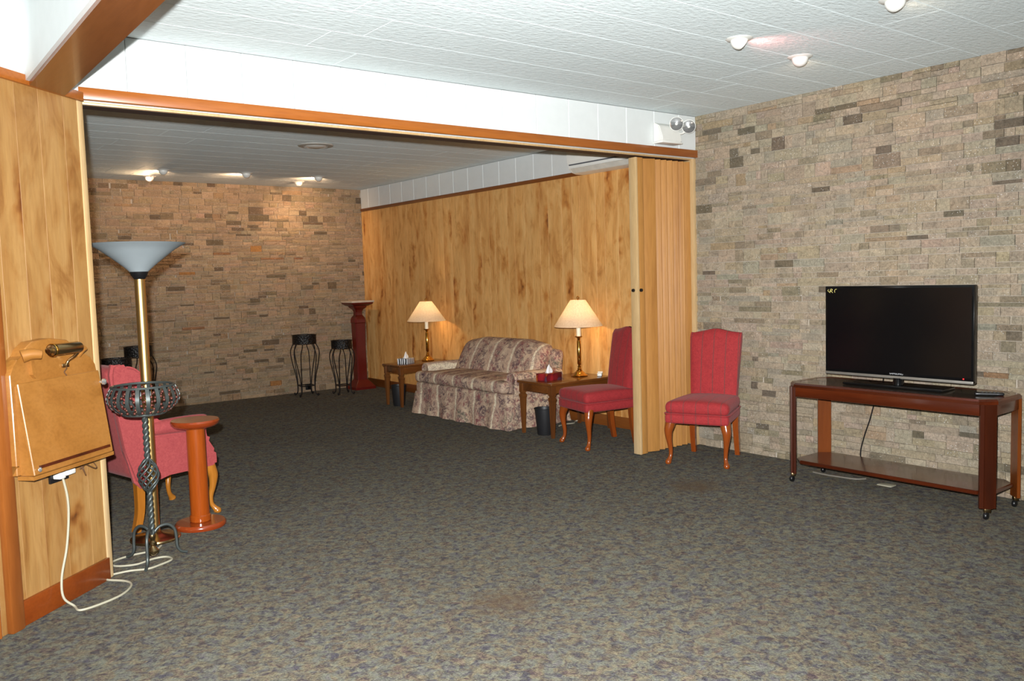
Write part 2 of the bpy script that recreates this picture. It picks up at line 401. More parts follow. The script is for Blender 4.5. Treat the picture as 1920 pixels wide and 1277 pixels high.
def shade_mat():
    t = NT('pleated_lamp_shade')
    d = t.n('ShaderNodeBsdfDiffuse'); tr = t.n('ShaderNodeBsdfTranslucent'); mx = t.n('ShaderNodeMixShader')
    nz = t.noise(t.coords((1, 1, 0.1)), 120, 2)
    c = t.ramp(nz.outputs['Fac'], [(0.3, S(222, 202, 178)), (0.7, S(236, 220, 198))])
    t.l(c, d.inputs['Color']); t.l(c, tr.inputs['Color']); mx.inputs['Fac'].default_value = 0.4
    t.l(d.outputs[0], mx.inputs[1]); t.l(tr.outputs[0], mx.inputs[2]); t.l(mx.outputs[0], t.out.inputs['Surface']); return t.mat
M['shade'] = shade_mat()
M['torch_shade'] = plain('frosted_torchiere_shade', S(146, 156, 160), 0.45, var=0.02)
def zebra():
    t = NT('zebra_print_card'); t.set(Roughness=0.5)
    wv = t.n('ShaderNodeTexWave'); wv.inputs['Scale'].default_value = 19; wv.inputs['Distortion'].default_value = 5; wv.inputs['Detail'].default_value = 1
    t.l(t.coords((1, 1, 0.45), rot=(0, 0, 0.7)), wv.inputs['Vector'])
    t.col(t.ramp(wv.outputs['Fac'], [(0.45, S(20, 20, 22)), (0.55, S(225, 225, 228))])); return t.mat
M['zebra'] = zebra()
def fruitbox():
    t = NT('fruit_print_card'); t.set(Roughness=0.4)
    vo = t.n('ShaderNodeTexVoronoi'); vo.inputs['Scale'].default_value = 17; t.l(t.coords((1, 1, 1)), vo.inputs['Vector'])
    sp = t.n('ShaderNodeSeparateColor'); t.l(vo.outputs['Color'], sp.inputs[0])
    c = t.ramp(sp.outputs[0], [(0.0, S(120, 24, 34)), (0.3, S(150, 34, 40)), (0.5, S(196, 96, 40)), (0.7, S(128, 28, 60)), (0.85, S(96, 60, 80)), (1.0, S(70, 74, 34))], 'CONSTANT')
    dk = t.ramp(vo.outputs['Distance'], [(0.3, (1, 1, 1)), (0.8, (0.3, 0.25, 0.25))]); t.col(t.mix(0.8, c, dk, 'MULTIPLY')); return t.mat
M['fruit'] = fruitbox()
def rim_mat():
    t = NT('pierced_iron_band'); t.set(Roughness=0.45, Metallic=0.4)
    vo = t.n('ShaderNodeTexVoronoi'); vo.inputs['Scale'].default_value = 60; t.l(t.coords((1, 1, 1)), vo.inputs['Vector'])
    t.col(t.ramp(vo.outputs['Distance'], [(0.2, S(52, 48, 46)), (0.5, S(20, 18, 18))])); t.bump(vo.outputs['Distance'], 0.6, 0.01); return t.mat
M['rim'] = rim_mat()
def stone_mat(name, src):
    t = NT(name); t.set(Roughness=0.75)
    if src == 'obj': c = t.n('ShaderNodeObjectInfo').outputs['Color']
    else: c = t.n('ShaderNodeAttribute', attribute_name='stone_colour').outputs['Color']
    v = t.coords((1, 1, 1), 'World'); n1 = t.noise(v, 60, 6, 0.75, 1.0); n5 = t.noise(t.coords((1, 1, 1.7), 'World'), 22, 4, 0.6, 1.2); n2 = t.noise(t.coords((1, 1, 2.2), 'World'), 9, 3)
    f = t.ramp(n1.outputs['Fac'], [(0.26, (0.56, 0.54, 0.50)), (0.44, (0.94, 0.94, 0.93)), (0.7, (1.12, 1.11, 1.08))]); c = t.mix(0.95, c, f, 'MULTIPLY'); c = t.mix(0.8, c, t.ramp(n5.outputs['Fac'], [(0.32, (0.66, 0.65, 0.62)), (0.47, (0.97, 0.97, 0.96)), (0.7, (1.10, 1.08, 1.05))]), 'MULTIPLY')
    f2 = t.ramp(n2.outputs['Fac'], [(0.3, (0.80, 0.81, 0.80)), (0.5, (0.98, 0.97, 0.95)), (0.7, (1.08, 1.03, 0.98))]); c = t.mix(0.85, c, f2, 'MULTIPLY')
    vo = t.n('ShaderNodeTexVoronoi'); vo.inputs['Scale'].default_value = 120; t.l(v, vo.inputs['Vector'])
    sp = t.n('ShaderNodeSeparateColor'); t.l(vo.outputs['Color'], sp.inputs[0])
    k1 = t.ramp(sp.outputs[0], [(0.90, (0, 0, 0)), (0.92, (1, 1, 1))], 'CONSTANT'); k2 = t.ramp(vo.outputs['Distance'], [(0.18, (1, 1, 1)), (0.30, (0, 0, 0))])
    k = t.mix(1.0, k1, k2, 'MULTIPLY'); c = t.mix(k, c, (0.85, 0.85, 0.82, 1))      # tiny specular sparkles painted into the stone colour
    t.col(c); t.bump(n1.outputs['Fac'], 0.9, 0.016); return t.mat
M['stone_o'] = stone_mat('ledger_stone_piece', 'obj'); M['stone_a'] = stone_mat('ledger_stone_field', 'attr')
M['mortar'] = plain('pale_mortar', S(176, 166, 152), 0.9)

# ------------------------------------------------------------------ room shell
H = 2.44; HO = 2.13; L = 5.39; XW = 0.10
J = Vector((-4.127, -0.03, 0)); T = Vector((-0.743, -0.669, 0)).normalized(); N = Vector((0.669, -0.743, 0)).normalized()
def cw(s, off, z): return J + T * s + N * off + Vector((0, 0, z))      # point on the angled wall
K = cw(0.66, 0, 0)

struct(qbox('floor', (-7.6, 0.3, -6.6, L + 0.2, -0.1, 0.0), M['carpet']), 'patterned grey carpet with blue and tan flecks')

# stone faces -----------------------------------------------------
PAL = [((170, 156, 139), 40), ((175, 162, 145), 26), ((167, 153, 132), 22), ((156, 144, 125), 13), ((165, 156, 140), 12), ((140, 129, 111), 8), ((114, 104, 90), 5), ((165, 145, 121), 4), ((173, 156, 141), 8), ((152, 118, 90), 0.4), ((172, 130, 82), 0.3), ((158, 152, 138), 6)]
def pick_stone():
    r = random.uniform(0, sum(w_ for _, w_ in PAL))
    for c, w_ in PAL:
        r -= w_
        if r <= 0: break
    k = random.uniform(0.95, 1.04)
    return S(*[min(255, v * k + random.uniform(-2, 2)) for v in c])
def stone_variants():
    out = []
    for q in range(10):
        rnd = random.Random(100 + q); verts = []; faces = []
        nx, nz = 4, 2
        # front grid: outward is -Y, unit size
        for j in range(nz + 1):
            for i in range(nx + 1):
                ed = i in (0, nx) or j in (0, nz)
                x = -0.5 + i / nx + (0 if i in (0, nx) else rnd.uniform(-.06, .06)); z = -0.5 + j / nz + (0 if j in (0, nz) else rnd.uniform(-.1, .1))
                if ed: x *= 0.985; z *= 0.97
                verts.append((x, -(rnd.uniform(0.70, 0.88) if ed else rnd.uniform(0.82, 1.08)), z))
        idx = lambda i, j: j * (nx + 1) + i
        for j in range(nz):
            for i in range(nx): faces.append((idx(i, j), idx(i + 1, j), idx(i + 1, j + 1), idx(i, j + 1)))
        rim = [idx(i, 0) for i in range(nx + 1)] + [idx(nx, j) for j in range(1, nz + 1)] + [idx(i, nz) for i in range(nx - 1, -1, -1)] + [idx(0, j) for j in range(nz - 1, 0, -1)]
        b0 = len(verts)
        for k in rim: verts.append((verts[k][0], 0.0, verts[k][2]))
        for k in range(len(rim)): a, b = k, (k + 1) % len(rim); faces.append((rim[b], rim[a], b0 + a, b0 + b))
        out.append((verts, faces))
    return out
SV = stone_variants()
SM = []
for q, (vv, ff) in enumerate(SV):
    me = bpy.data.meshes.new('stone'); me.from_pydata(vv, [], ff); me.materials.append(M['stone_o']); SM.append(me)

def stone_wall(wall, u0, u1, z0, z1, place, rz, visible, tint=(1, 1, 1)):
    """fills a rectangle with stacked ledger stones; place(u, z) gives the point on the wall plane"""
    st = []; z = z0; g = 0.0016
    while z < z1 - 0.005:
        h = random.choice([0.036, 0.045, 0.055, 0.065, 0.075, 0.088])
        if z + h > z1 - 0.03: h = z1 - z
        u = u0 - random.uniform(0, 0.1)
        while u < u1:
            Lb = random.uniform(0.10, 0.30)
            if h < 0.05 or random.random() < 0.30: rows = [(z, h)]
            else:
                k = random.choice([0.34, 0.42, 0.5, 0.6, 0.66])
                rows = [(z, h * k), (z + h * k, h * (1 - k))]
            for (zz, hh) in rows:
                cuts = [0, Lb]
                for _ in range(2):
                    if random.random() < 0.42 and Lb > 0.14: cuts.insert(-1, random.uniform(0.3, 0.7) * Lb)
                cuts.sort()
                for a, b in zip(cuts, cuts[1:]):
                    ua, ub = max(u0, u + a), min(u1, u + b)
                    if ub - ua > 0.018: st.append((ua, ub, zz, zz + hh))
            u += Lb
        z += h
    recs = []
    for ua, ub, za, zb in st:
        c = place((ua + ub) / 2, (za + zb) / 2); d = (c - CAM).length
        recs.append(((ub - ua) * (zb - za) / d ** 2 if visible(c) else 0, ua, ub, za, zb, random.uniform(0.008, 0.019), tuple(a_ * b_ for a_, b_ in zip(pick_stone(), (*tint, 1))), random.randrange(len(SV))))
    recs.sort(key=lambda r: -r[0])
    for i, (sc_, ua, ub, za, zb, dp, colr, q) in enumerate(recs[:300]):
        o = bpy.data.objects.new('stone', SM[q]); COL.objects.link(o); o.parent = wall
        o.location = place((ua + ub) / 2, (za + zb) / 2); o.rotation_euler = (0, 0, rz); o.scale = (ub - ua - g, dp, zb - za - g); o.color = colr
    vv, ff, cc = [], [], []
    R = Matrix.Rotation(rz, 3, 'Z')
    for (sc_, ua, ub, za, zb, dp, colr, q) in recs[300:]:
        b0 = len(vv); c = place((ua + ub) / 2, (za + zb) / 2); s = (ub - ua - g, dp, zb - za - g)
        for x, y, zz in SV[q][0]: vv.append(tuple(c + R @ Vector((x * s[0], y * s[1], zz * s[2])))); cc.append(colr)
        for f in SV[q][1]: ff.append(tuple(b0 + k for k in f))
    me = bpy.data.meshes.new('stone_field'); me.from_pydata(vv, [], ff); me.materials.append(M['stone_a'])
    at = me.attributes.new('stone_colour', 'FLOAT_COLOR', 'POINT'); at.data.foreach_set('color', [k for c in cc for k in c])
    o = bpy.data.objects.new('stone_field', me); COL.objects.link(o); o.parent = wall; o['kind'] = 'stuff'

wr = struct(qbox('wall_right', (0.012, 0.30, -6.6, 0.14, 0, H), M['mortar']), 'wall of stacked beige ledger stones behind the television')
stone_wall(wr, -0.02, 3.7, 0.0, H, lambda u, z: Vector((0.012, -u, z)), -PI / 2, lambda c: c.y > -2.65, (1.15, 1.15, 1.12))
wb = struct(qbox('wall_back', (-4.9, 0.3, L, L + 0.2, 0, H), M['mortar']), 'far wall of stacked stone lit by ceiling spots')
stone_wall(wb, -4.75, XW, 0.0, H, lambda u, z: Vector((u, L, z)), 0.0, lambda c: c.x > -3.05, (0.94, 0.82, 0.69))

# panelled side wall of the far room -------------------------------
wp = struct(qbox('wall_panelled', (XW + 0.012, 0.3, 0.14, L, 0, H), M['white_paint']), 'side wall of knotty wood panelling behind the sofa')
y = 0.14; PW = [0.10, 0.14, 0.19, 0.12, 0.22, 0.16, 0.11, 0.20]; i = 0
while y < L - 0.02:
    wd = min(PW[i % 8], L - y); i += 1
    bm = B(); box(bm, XW, XW + 0.02, y + 0.0002, y + wd - 0.0002, 0.09, 2.17, bev=0.0007, seg=1); obj('plank', bm, M['panel_lit'], wp, smooth=False); y += wd
y = 0.14
while y < L - 0.01:
    wd = min(0.266, L - y)
    bm = B(); box(bm, XW + 0.002, XW + 0.02, y + 0.001, y + wd - 0.001, 2.19, H - 0.001, bev=0.003, seg=1); obj('white_plank', bm, M['white_paint'], wp, smooth=False); y += wd
struct(qbox('trim_1', (XW - 0.018, XW + 0.01, 0.14, L - 0.02, 2.168, 2.202), M['trim_hy'], bev=0.003), 'brown picture rail above the wood panelling')
struct(qbox('baseboard_right', (XW - 0.016, XW + 0.01, 0.14, L - 0.02, 0.0, 0.095), M['trim_hy'], bev=0.003), 'brown baseboard under the wood panelling')

# header over the opening ------------------------------------------
hd = struct(qbox('wall_header', (-4.2, 0.012, 0.012, 0.125, HO + 0.005, H), M['white_paint']), 'white header above the wide opening')
x = 0.006; xs = [0.006, -0.182, -0.441, -0.718, -0.985, -1.246]
while xs[-1] > -4.19: xs.append(xs[-1] - 0.268)
for a, b in zip(xs, xs[1:]):
    bm = B(); box(bm, max(b, -4.2) + 0.0012, a - 0.0012, 0.0, 0.014, 2.19, H - 0.001, bev=0.003, seg=1); obj('white_plank', bm, M['white_paint'], hd, smooth=False)
struct(qbox('trim_2', (-4.205, 0.004, -0.022, 0.012, 2.138, 2.192), M['trim_h'], bev=0.004), 'orange brown trim board along the header')
struct(qbox('trim_3', (-4.14, 0.004, 0.022, 0.040, 2.124, 2.140), M['jamb'], bev=0.003), 'pale strip beside the folding door track')
struct(qbox('trim_4', (-4.14, 0.02, 0.040, 0.125, 2.123, 2.136), M['track_dark']), 'dark folding door track under the header')

# the angled wall --------------------------------------------------
bm = B()
prism(bm, [(0.0, 0.0), (0.66, 0.0), (0.60, -0.14), (-0.02, -0.14)], lambda s, o: cw(s, o - 0.012, 0), lambda s, o: cw(s, o - 0.012, H))
wa = struct(obj('wall_angled', bm, M['white_paint'], smooth=False), 'short angled wall of knotty panelling at the opening')
RA = Matrix((( T.x, N.x, 0, J.x), (T.y, N.y, 0, J.y), (0, 0, 1, 0), (0, 0, 0, 1)))
for a, b in ((0.035, 0.125), (0.125, 0.27), (0.27, 0.40), (0.40, 0.525), (0.525, 0.66)):
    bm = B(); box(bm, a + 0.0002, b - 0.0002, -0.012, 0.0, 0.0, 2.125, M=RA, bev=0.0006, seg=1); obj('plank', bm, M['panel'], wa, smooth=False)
bm = B(); box(bm, 0.0, 0.034, -0.11, 0.004, 0.0, 2.125, M=RA, bev=0.003); obj('jamb_post', bm, M['jamb'], wa)
bm = B(); box(bm, 0.0, 0.66, -0.01, 0.012, 2.125, 2.165, M=RA, bev=0.003); struct(obj('trim_5', bm, M['trim_h']), 'brown rail above the angled wall panelling')
bm = B(); box(bm, 0.036, 0.572, 0.0005, 0.016, 0.0, 0.1, M=RA, bev=0.003); struct(obj('baseboard_angled', bm, M['baseboard']), 'red brown baseboard along the angled wall')
bm = B(); box(bm, 0.573, 0.638, 0.0, 0.03, 0.0, 2.124, M=RA, bev=0.006); struct(obj('trim_6', bm, M['trim_v']), 'orange brown corner casing at the frame edge')
struct(qbox('wall_left', (-7.6, K.x, K.y, K.y + 0.14, 0, H), M['white_paint']), 'wall continuing left of the angled panelling')
struct(qbox('trim_7', (K.x - 0.09, K.x - 0.002, K.y - 0.022, K.y - 0.001, 0, 2.13), M['trim_v'], bev=0.004), 'casing board around the corner beside the angled wall')

# beam along the ceiling -------------------------------------------
bm = B(); xa, xb = -4.375, -4.205
prism(bm, [(xa, -6.5), (xb, -6.5), (xb, -0.023), (xb - 0.03, -0.023), (xa, -0.250)], lambda x, y: (x, y, HO + 0.012), lambda x, y: (x, y, H))
be = struct(obj('wall_beam', bm, M['white_paint'], smooth=False), 'white boxed beam with a brown underside')
bm = B(); prism(bm, [(xa + 0.014, -6.5), (xb - 0.016, -6.5), (xb - 0.004, -0.023), (xb - 0.05, -0.023), (xa + 0.014, -0.225)], lambda x, y: (x, y, HO - 0.004), lambda x, y: (x, y, HO + 0.011))
obj('soffit_board', bm, M['beam_wood'], be, smooth=False)

# other room walls and ceilings ------------------------------------
struct(qbox('wall_front', (-7.6, 0.3, -6.75, -6.6, 0, H), M['white_paint']), 'wall behind the viewpoint')
struct(qbox('wall_far_left', (-4.9, -4.76, 0.02, L, 0, H), M['white_paint']), 'left wall of the far room')
struct(qbox('wall_side_left', (-7.75, -7.6, -6.6, K.y + 0.14, 0, H), M['white_paint']), 'left side wall of the front room')
bm = B(); prism(bm, [(-4.9, 0.02), (-4.9, -0.3), (-4.62, -0.36), (-4.22, 0.02)], lambda x, y: (x, y, 0), lambda x, y: (x, y, H)); struct(obj('wall_infill', bm, M['white_paint'], smooth=False), 'wall infill behind the angled panelling')
ce = struct(qbox('ceiling', (-7.6, 0.3, -6.6, L + 0.2, H + 0.012, H + 0.1), M['white_paint']), 'ceiling of pale textured boards')
def planks(ya, yb, x0, x1, wid, seed):
    rnd = random.Random(seed); y = ya
    while y > yb + 0.02:
        y2 = max(yb, y - wid); x = x1 - rnd.uniform(0.3, 1.2); xs = [x1, x]
        while xs[-1] - 2.4 > x0 + 0.4: xs.append(xs[-1] - 2.4)
        xs.append(x0)
        for a, b in zip(xs, xs[1:]):
            bm = B(); box(bm, b + 0.0002, a - 0.0002, y2 + 0.0003, y - 0.0003, H - 0.001, H + 0.012, bev=0.0026, seg=1); obj('ceiling_plank', bm, M['ceiling'], ce, smooth=False)
        y = y2
planks(-0.001, -6.6, -7.6, 0.006, 0.285, 3)
planks(L - 0.001, 0.126, -4.76, XW, 0.285, 4)

# ------------------------------------------------------------------ folding door
fd = struct(thing('door_1', 'folded oak accordion door stacked beside the stone wall', 'door', (0, 0, 0)), None)
del fd['category']
px = [(-0.600, 0.022), (-0.538, 0.022), (-0.515, 0.052), (-0.415, 0.020), (-0.392, 0.056), (-0.352, 0.024), (-0.330, 0.056), (-0.290, 0.024), (-0.268, 0.056), (-0.228, 0.024), (-0.206, 0.056), (-0.166, 0.024), (-0.144, 0.056), (-0.104, 0.024), (-0.082, 0.056), (-0.030, 0.030)]
for k, ((xa, ya), (xb, yb)) in enumerate(zip(px, px[1:])):
    bm = B(); d = Vector((xb - xa, yb - ya, 0)); ln = d.length; d.normalize(); n2 = Vector((-d.y, d.x, 0))
    Mx = Matrix(((d.x, n2.x, 0, xa), (d.y, n2.y, 0, ya), (0, 0, 1, 0), (0, 0, 0, 1)))
    box(bm, 0, ln, 0, 0.055 if k == 0 else 0.014, 0.012, 2.112, M=Mx, bev=0.003, seg=2); obj('slat', bm, M['door_oak'], fd)
qb = qbox('edge_post', (-0.618, -0.600, 0.014, 0.085, 0.012, 2.112), M['jamb'], fd, bev=0.004)
for xx, yy in ((-0.632, 0.05), (-0.585, 0.012)):
    bm = B(); lathe(bm, [(0.004, 0), (0.012, 0.004), (0.011, 0.016), (0.0, 0.019)], 16, M=Matrix.Rotation(PI / 2, 4, 'X') if yy < 0.03 else Matrix.Rotation(-PI / 2, 4, 'Y'), c=(xx + (0.012 if yy > 0.03 else 0), yy + (0.012 if yy < 0.03 else 0), 1.185)); obj('latch', bm, M['iron'], fd)
struct(qbox('trim_8', (-0.026, 0.010, 0.002, 0.10, 0.0, 2.134), M['jamb'], bev=0.003), 'pale jamb strip between folding door and stone')

# ------------------------------------------------------------------ ceiling fittings
def eyeball(loc, aim, label, lit=0, energy=14, color=(1, 0.72, 0.42), spot=1.5, name='ceiling_spotlight', bulb='bulb_dim'):
    t = thing(name, label, 'ceiling light', loc, 0, 'recessed eyeball spotlights')
    bm = B(); lathe(bm, [(0.040, -0.001), (0.040, -0.010), (0.058, -0.007), (0.066, -0.002), (0.066, 0.0005), (0.042, 0.0005)], 32, cap=False); obj('trim_ring', bm, M['white_plastic'], t)
    d = Vector(aim).normalized(); q = d.to_track_quat('Z', 'Y').to_matrix().to_4x4()
    bm = B(); R_ = 0.043; prof = [(0.0, -R_)] + [(R_ * math.sin(a), -R_ * math.cos(a)) for a in [PI * k / 16 for k in range(1, 12)]] + [(0.027, R_ * 0.60), (0.025, R_ * 0.3)]
    lathe(bm, prof, 28, c=(0, 0, -0.010), M=q, cap=False); obj('eyeball', bm, M['white_plastic'], t)
    bm = B(); lathe(bm, [(0.025, R_ * 0.32), (0.021, R_ * 0.5), (0.0, R_ * 0.58)], 20, c=(0, 0, -0.010), M=q, cap=False); obj('bulb', bm, M['bulb'] if lit == 2 else M[bulb], t)
    if energy:
        lp = d * 0.040 + Vector((0, 0, -0.012))
        light('spot_glow', 'SPOT', t, lp, energy, color, 0.02, d.to_track_quat('-Z', 'Y').to_euler(), spot, 0.9)
    return t
eyeball((-1.451, -1.492, H), (0.75, -0.25, -0.45), 'eyeball spotlight with red glow on the front ceiling', 1, 8, (1, 0.32, 0.30), 2.3)
eyeball((-0.868, -1.447, H), (0.7, 0.35, -0.55), 'eyeball spotlight nearest the stone wall on the front ceiling', 1, 2.5, (1, 0.70, 0.45), 2.3)
eyeball((-1.372, -2.240, H), (0.75, -0.1, -0.5), 'eyeball spotlight cut by the top edge of the picture', 1, 2.5, (1, 0.75, 0.5), 2.2)
eyeball((-2.492, 5.020, H), (-0.45, -0.55, -0.62), 'lit eyeball spotlight shining toward the room, far ceiling left', 2, 42, (1, 0.66, 0.36), 2.4)
eyeball((-2.515, 4.453, H), (-0.2, 0.95, -0.25), 'unlit looking eyeball spotlight beside the lit one, far ceiling', 1, 19, (1, 0.62, 0.36), 2.5)
eyeball((-1.725, 4.369, H), (-0.3, 0.9, -0.35), 'middle eyeball spotlight on the far ceiling', 1, 22, (1, 0.62, 0.36), 2.5)
eyeball((-0.938, 4.365, H), (-0.05, 0.95, -0.30), 'right front eyeball spotlight on the far ceiling', 1, 32, (1, 0.62, 0.36), 2.5)
eyeball((-0.938, 4.880, H), (0.3, 0.6, -0.7), 'right rear eyeball spotlight close to the far stone wall', 1, 18, (1, 0.66, 0.38), 2.3)
vt = thing('ceiling_vent', 'round white ceiling vent in the far room', 'vent', (-1.864, 2.439, H), 0)
bm = B(); lathe(bm, [(0.098, -0.004), (0.10, -0.014), (0.142, -0.008), (0.146, 0.0005), (0.10, 0.0005)], 40, cap=False); obj('flange', bm, plain('grey_white_vent', S(176, 174, 166), 0.5), vt)
bm = B(); lathe(bm, [(0.0, -0.020), (0.07, -0.018), (0.086, -0.012), (0.086, -0.002)], 40); obj('diffuser_disc', bm, M['white_plastic'], vt)
bm = B(); lathe(bm, [(0.086, -0.001), (0.099, -0.003), (0.099, -0.0012), (0.086, 0.0004)], 40, cap=False); obj('gap_ring', bm, M['track_dark'], vt)

# wall air conditioner
ac = thing('air_conditioner', 'white wall air conditioner above the wood panelling', 'air conditioner', (XW - 0.001, 0.90, 2.165))
prof = [(0.0, 0.262), (-0.16, 0.262), (-0.192, 0.235), (-0.200, 0.17), (-0.196, 0.10), (-0.178, 0.045), (-0.145, 0.012), (-0.10, 0.0), (0.0, 0.0)]
bm = B(); prism(bm, prof, lambda a, b: (a, -0.45, b), lambda a, b: (a, 0.41, b)); obj('body', bm, M['white_plastic'], ac, ang=25)
bm = B(); sl = [(-0.203, 0.118), (-0.199, 0.082), (-0.1965, 0.082), (-0.1995, 0.118)]
prism(bm, [(-0.1925, 0.076), (-0.1885, 0.066), (-0.178, 0.066), (-0.180, 0.076)], lambda a, b: (a, -0.448, b), lambda a, b: (a, 0.395, b)); obj('air_slot', bm, plain('slot_grey', S(84, 88, 94), 0.6), ac)
bm = B(); prism(bm, [(-0.186, 0.040), (-0.150, 0.004), (-0.148, 0.008), (-0.183, 0.043)], lambda a, b: (a, -0.44, b), lambda a, b: (a, 0.38, b)); obj('louvre', bm, plain('louvre_white', S(206, 206, 198), 0.4), ac)

# emergency light
em = thing('emergency_light', 'white twin head emergency light on the header', 'emergency light', (-0.345, 0.0, 2.215))
bm = B(); prism(bm, [(0.0, 0.0), (-0.085, 0.008), (-0.085, 0.03), (-0.055, 0.115), (0.0, 0.145)], lambda a, b: (-0.105, a, b), lambda a, b: (0.10, a, b)); bmesh.ops.bevel(bm, geom=list(bm.edges), offset=0.006, segments=2, affect='EDGES'); obj('housing', bm, M['white_plastic'], em)
bm = B(); box(bm, -0.11, 0.10, -0.092, 0, -0.006, 0.006, bev=0.003); obj('base_lip', bm, M['white_plastic'], em)
for hx, hy, hz, aim in ((0.020, -0.105, 0.128, (-0.75, -0.62, -0.2)), (0.150, -0.105, 0.120, (-0.7, -0.66, -0.25))):
    q = Vector(aim).to_track_quat('Z', 'Y').to_matrix().to_4x4()
    bm = B(); lathe(bm, [(0.012, -0.045), (0.03, -0.036), (0.045, -0.012), (0.049, 0.006), (0.046, 0.008)], 28, c=(hx, hy, hz), M=q); hd_ = obj('lamp_head', bm, M['white_plastic'], em)
    bm = B(); lathe(bm, [(0.045, 0.0085), (0.032, 0.013), (0.0, 0.016)], 28, c=(hx, hy, hz), M=q, cap=False); obj('lens', bm, M['lens'], hd_)
    bm = B(); lathe(bm, [(0.010, 0.0155), (0.008, 0.020), (0.0, 0.022)], 14, c=(hx, hy, hz), M=q, cap=False); obj('lens_centre', bm, M['white_plastic'], hd_)
bm = B(); tube(bm, spl([(0.03, -0.05, 0.10), (0.07, -0.06, 0.075), (0.12, -0.07, 0.075), (0.150, -0.09, 0.10)], 5), 0.008, 10); obj('arm', bm, M['white_plastic'], em)

# ------------------------------------------------------------------ wall desk
dk = thing('wall_desk', 'honey oak wall desk with slanted lid on the angled wall', 'wall desk')
def P2(s, off, z): return cw(s, off, z)
out = [(0.585, 0.60), (0.585, 0.99), (0.565, 1.02), (0.545, 1.045), (0.515, 1.055), (0.50, 1.085), (0.46, 1.108), (0.36, 1.115), (0.26, 1.100), (0.215, 1.072), (0.185, 1.040), (0.155, 1.030), (0.12, 1.015), (0.095, 0.985), (0.09, 0.95), (0.09, 0.60)]
bm = B(); prism(bm, out, lambda s, z: P2(s, 0.0, z), lambda s, z: P2(s, 0.05, z)); bmesh.ops.bevel(bm, geom=[e for e in bm.edges], offset=0.003, segments=1, affect='EDGES'); obj('back_board', bm, M['desk_wood'], dk, ang=30)
for s0 in (0.572, 0.09):
    bm = B(); prism(bm, [(0.0, 0.60), (0.0, 0.563), (0.012, 0.575), (0.022, 0.598), (0.036, 0.608), (0.05, 0.634), (0.05, 0.64), (0.0, 0.64)], lambda o, z: P2(s0, o, z), lambda o, z: P2(s0 + 0.013, o, z)); obj('side_bracket', bm, M['desk_wood'], dk)
bm = B(); prism(bm, [(0.05, 0.60), (0.098, 0.60), (0.062, 0.945), (0.05, 0.945)], lambda o, z: P2(0.125, o, z), lambda o, z: P2(0.565, o, z)); obj('box_body', bm, M['desk_wood'], dk, smooth=False)
bm = B(); A_, B_ = prism(bm, [(0.062, 0.955), (0.108, 0.600), (0.122, 0.602), (0.076, 0.957)], lambda o, z: P2(0.11, o, z), lambda o, z: P2(0.58, o, z)); bmesh.ops.bevel(bm, geom=list(bm.edges), offset=0.003, segments=1, affect='EDGES'); lid = obj('lid', bm, M['desk_wood'], dk, smooth=False)
bm = B(); prism(bm, [(0.118, 0.625), (0.128, 0.626), (0.126, 0.637), (0.117, 0.636)], lambda o, z: P2(0.135, o, z), lambda o, z: P2(0.55, o, z)); obj('pen_ledge', bm, M['cart_wood'], lid, smooth=False)
bm = B(); prism(bm, [(0.05, 0.585), (0.12, 0.585), (0.12, 0.60), (0.05, 0.60)], lambda o, z: P2(0.105, o, z), lambda o, z: P2(0.583, o, z)); obj('bottom_board', bm, M['desk_wood'], dk, smooth=False)
bm = B(); kp = P2(0.118, 0.072, 0.905); q = (N - T * 0.5).normalized().to_track_quat('Z', 'Y').to_matrix().to_4x4(); lathe(bm, [(0.004, 0), (0.005, 0.014), (0.013, 0.020), (0.014, 0.030), (0.008, 0.036), (0, 0.037)], 20, c=kp, M=q); obj('knob', bm, M['lens'], lid)
kp = P2(0.555, 0.124, 0.622); bm = B(); lathe(bm, [(0.009, 0), (0.009, 0.004), (0.004, 0.008), (0, 0.009)], 16, c=kp, M=N.to_track_quat('Z', 'Y').to_matrix().to_4x4()); obj('lid_screw', bm, M['lens'], lid)
# bracket arms for the lamp
for s0, ln in ((0.50, 1), (0.20, 0.8)):
    bm = B(); path = [P2(s0 + 0.02, 0.052, 1.055), P2(s0 - 0.005, 0.075, 1.062), P2(s0 - 0.03, 0.098, 1.058)] if ln == 1 else [P2(s0, 0.052, 1.03), P2(s0, 0.07, 1.05), P2(s0, 0.085, 1.062)]
    tube(bm, spl(path, 4), [0.026 - 0.0010 * k for k in range(9)] if ln == 1 else [0.012] * 9, 10); obj('lamp_bracket', bm, M['desk_wood'], dk)
bm = B(); prism(bm, [(0.49, 1.04), (0.475, 1.04), (0.462, 0.99), (0.47, 0.965), (0.485, 0.98)], lambda s, z: P2(s, 0.05, z), lambda s, z: P2(s, 0.066, z)); obj('scroll_block', bm, M['desk_wood'], dk)
lampdir = -T
lm = thing('reading_lamp', 'brass tube reading lamp on top of the wall desk', 'lamp')
ax = (-T).to_track_quat('Z', 'Y').to_matrix().to_4x4()
c0 = P2(0.445, 0.105, 1.070)
bm = B(); lathe(bm, [(0.0, 0.0), (0.012, 0.001), (0.013, 0.018), (0.022, 0.020), (0.024, 0.024), (0.024, 0.172), (0.021, 0.184), (0.010, 0.192), (0, 0.193)], 28, c=c0, M=ax); obj('tube_shade', bm, M['old_brass'], lm)
bm = B(); lathe(bm, [(0.025, 0.022), (0.027, 0.024), (0.027, 0.032), (0.025, 0.034)], 28, c=c0, M=ax, cap=False); obj('brass_ring', bm, M['brass'], lm)
bm = B(); a = P2(0.27, 0.105, 1.050); tube(bm, spl([a, P2(0.272, 0.085, 1.03), P2(0.275, 0.062, 1.015), P2(0.285, 0.056, 0.995)], 4), 0.006, 10); obj('arm', bm, M['old_brass'], lm)
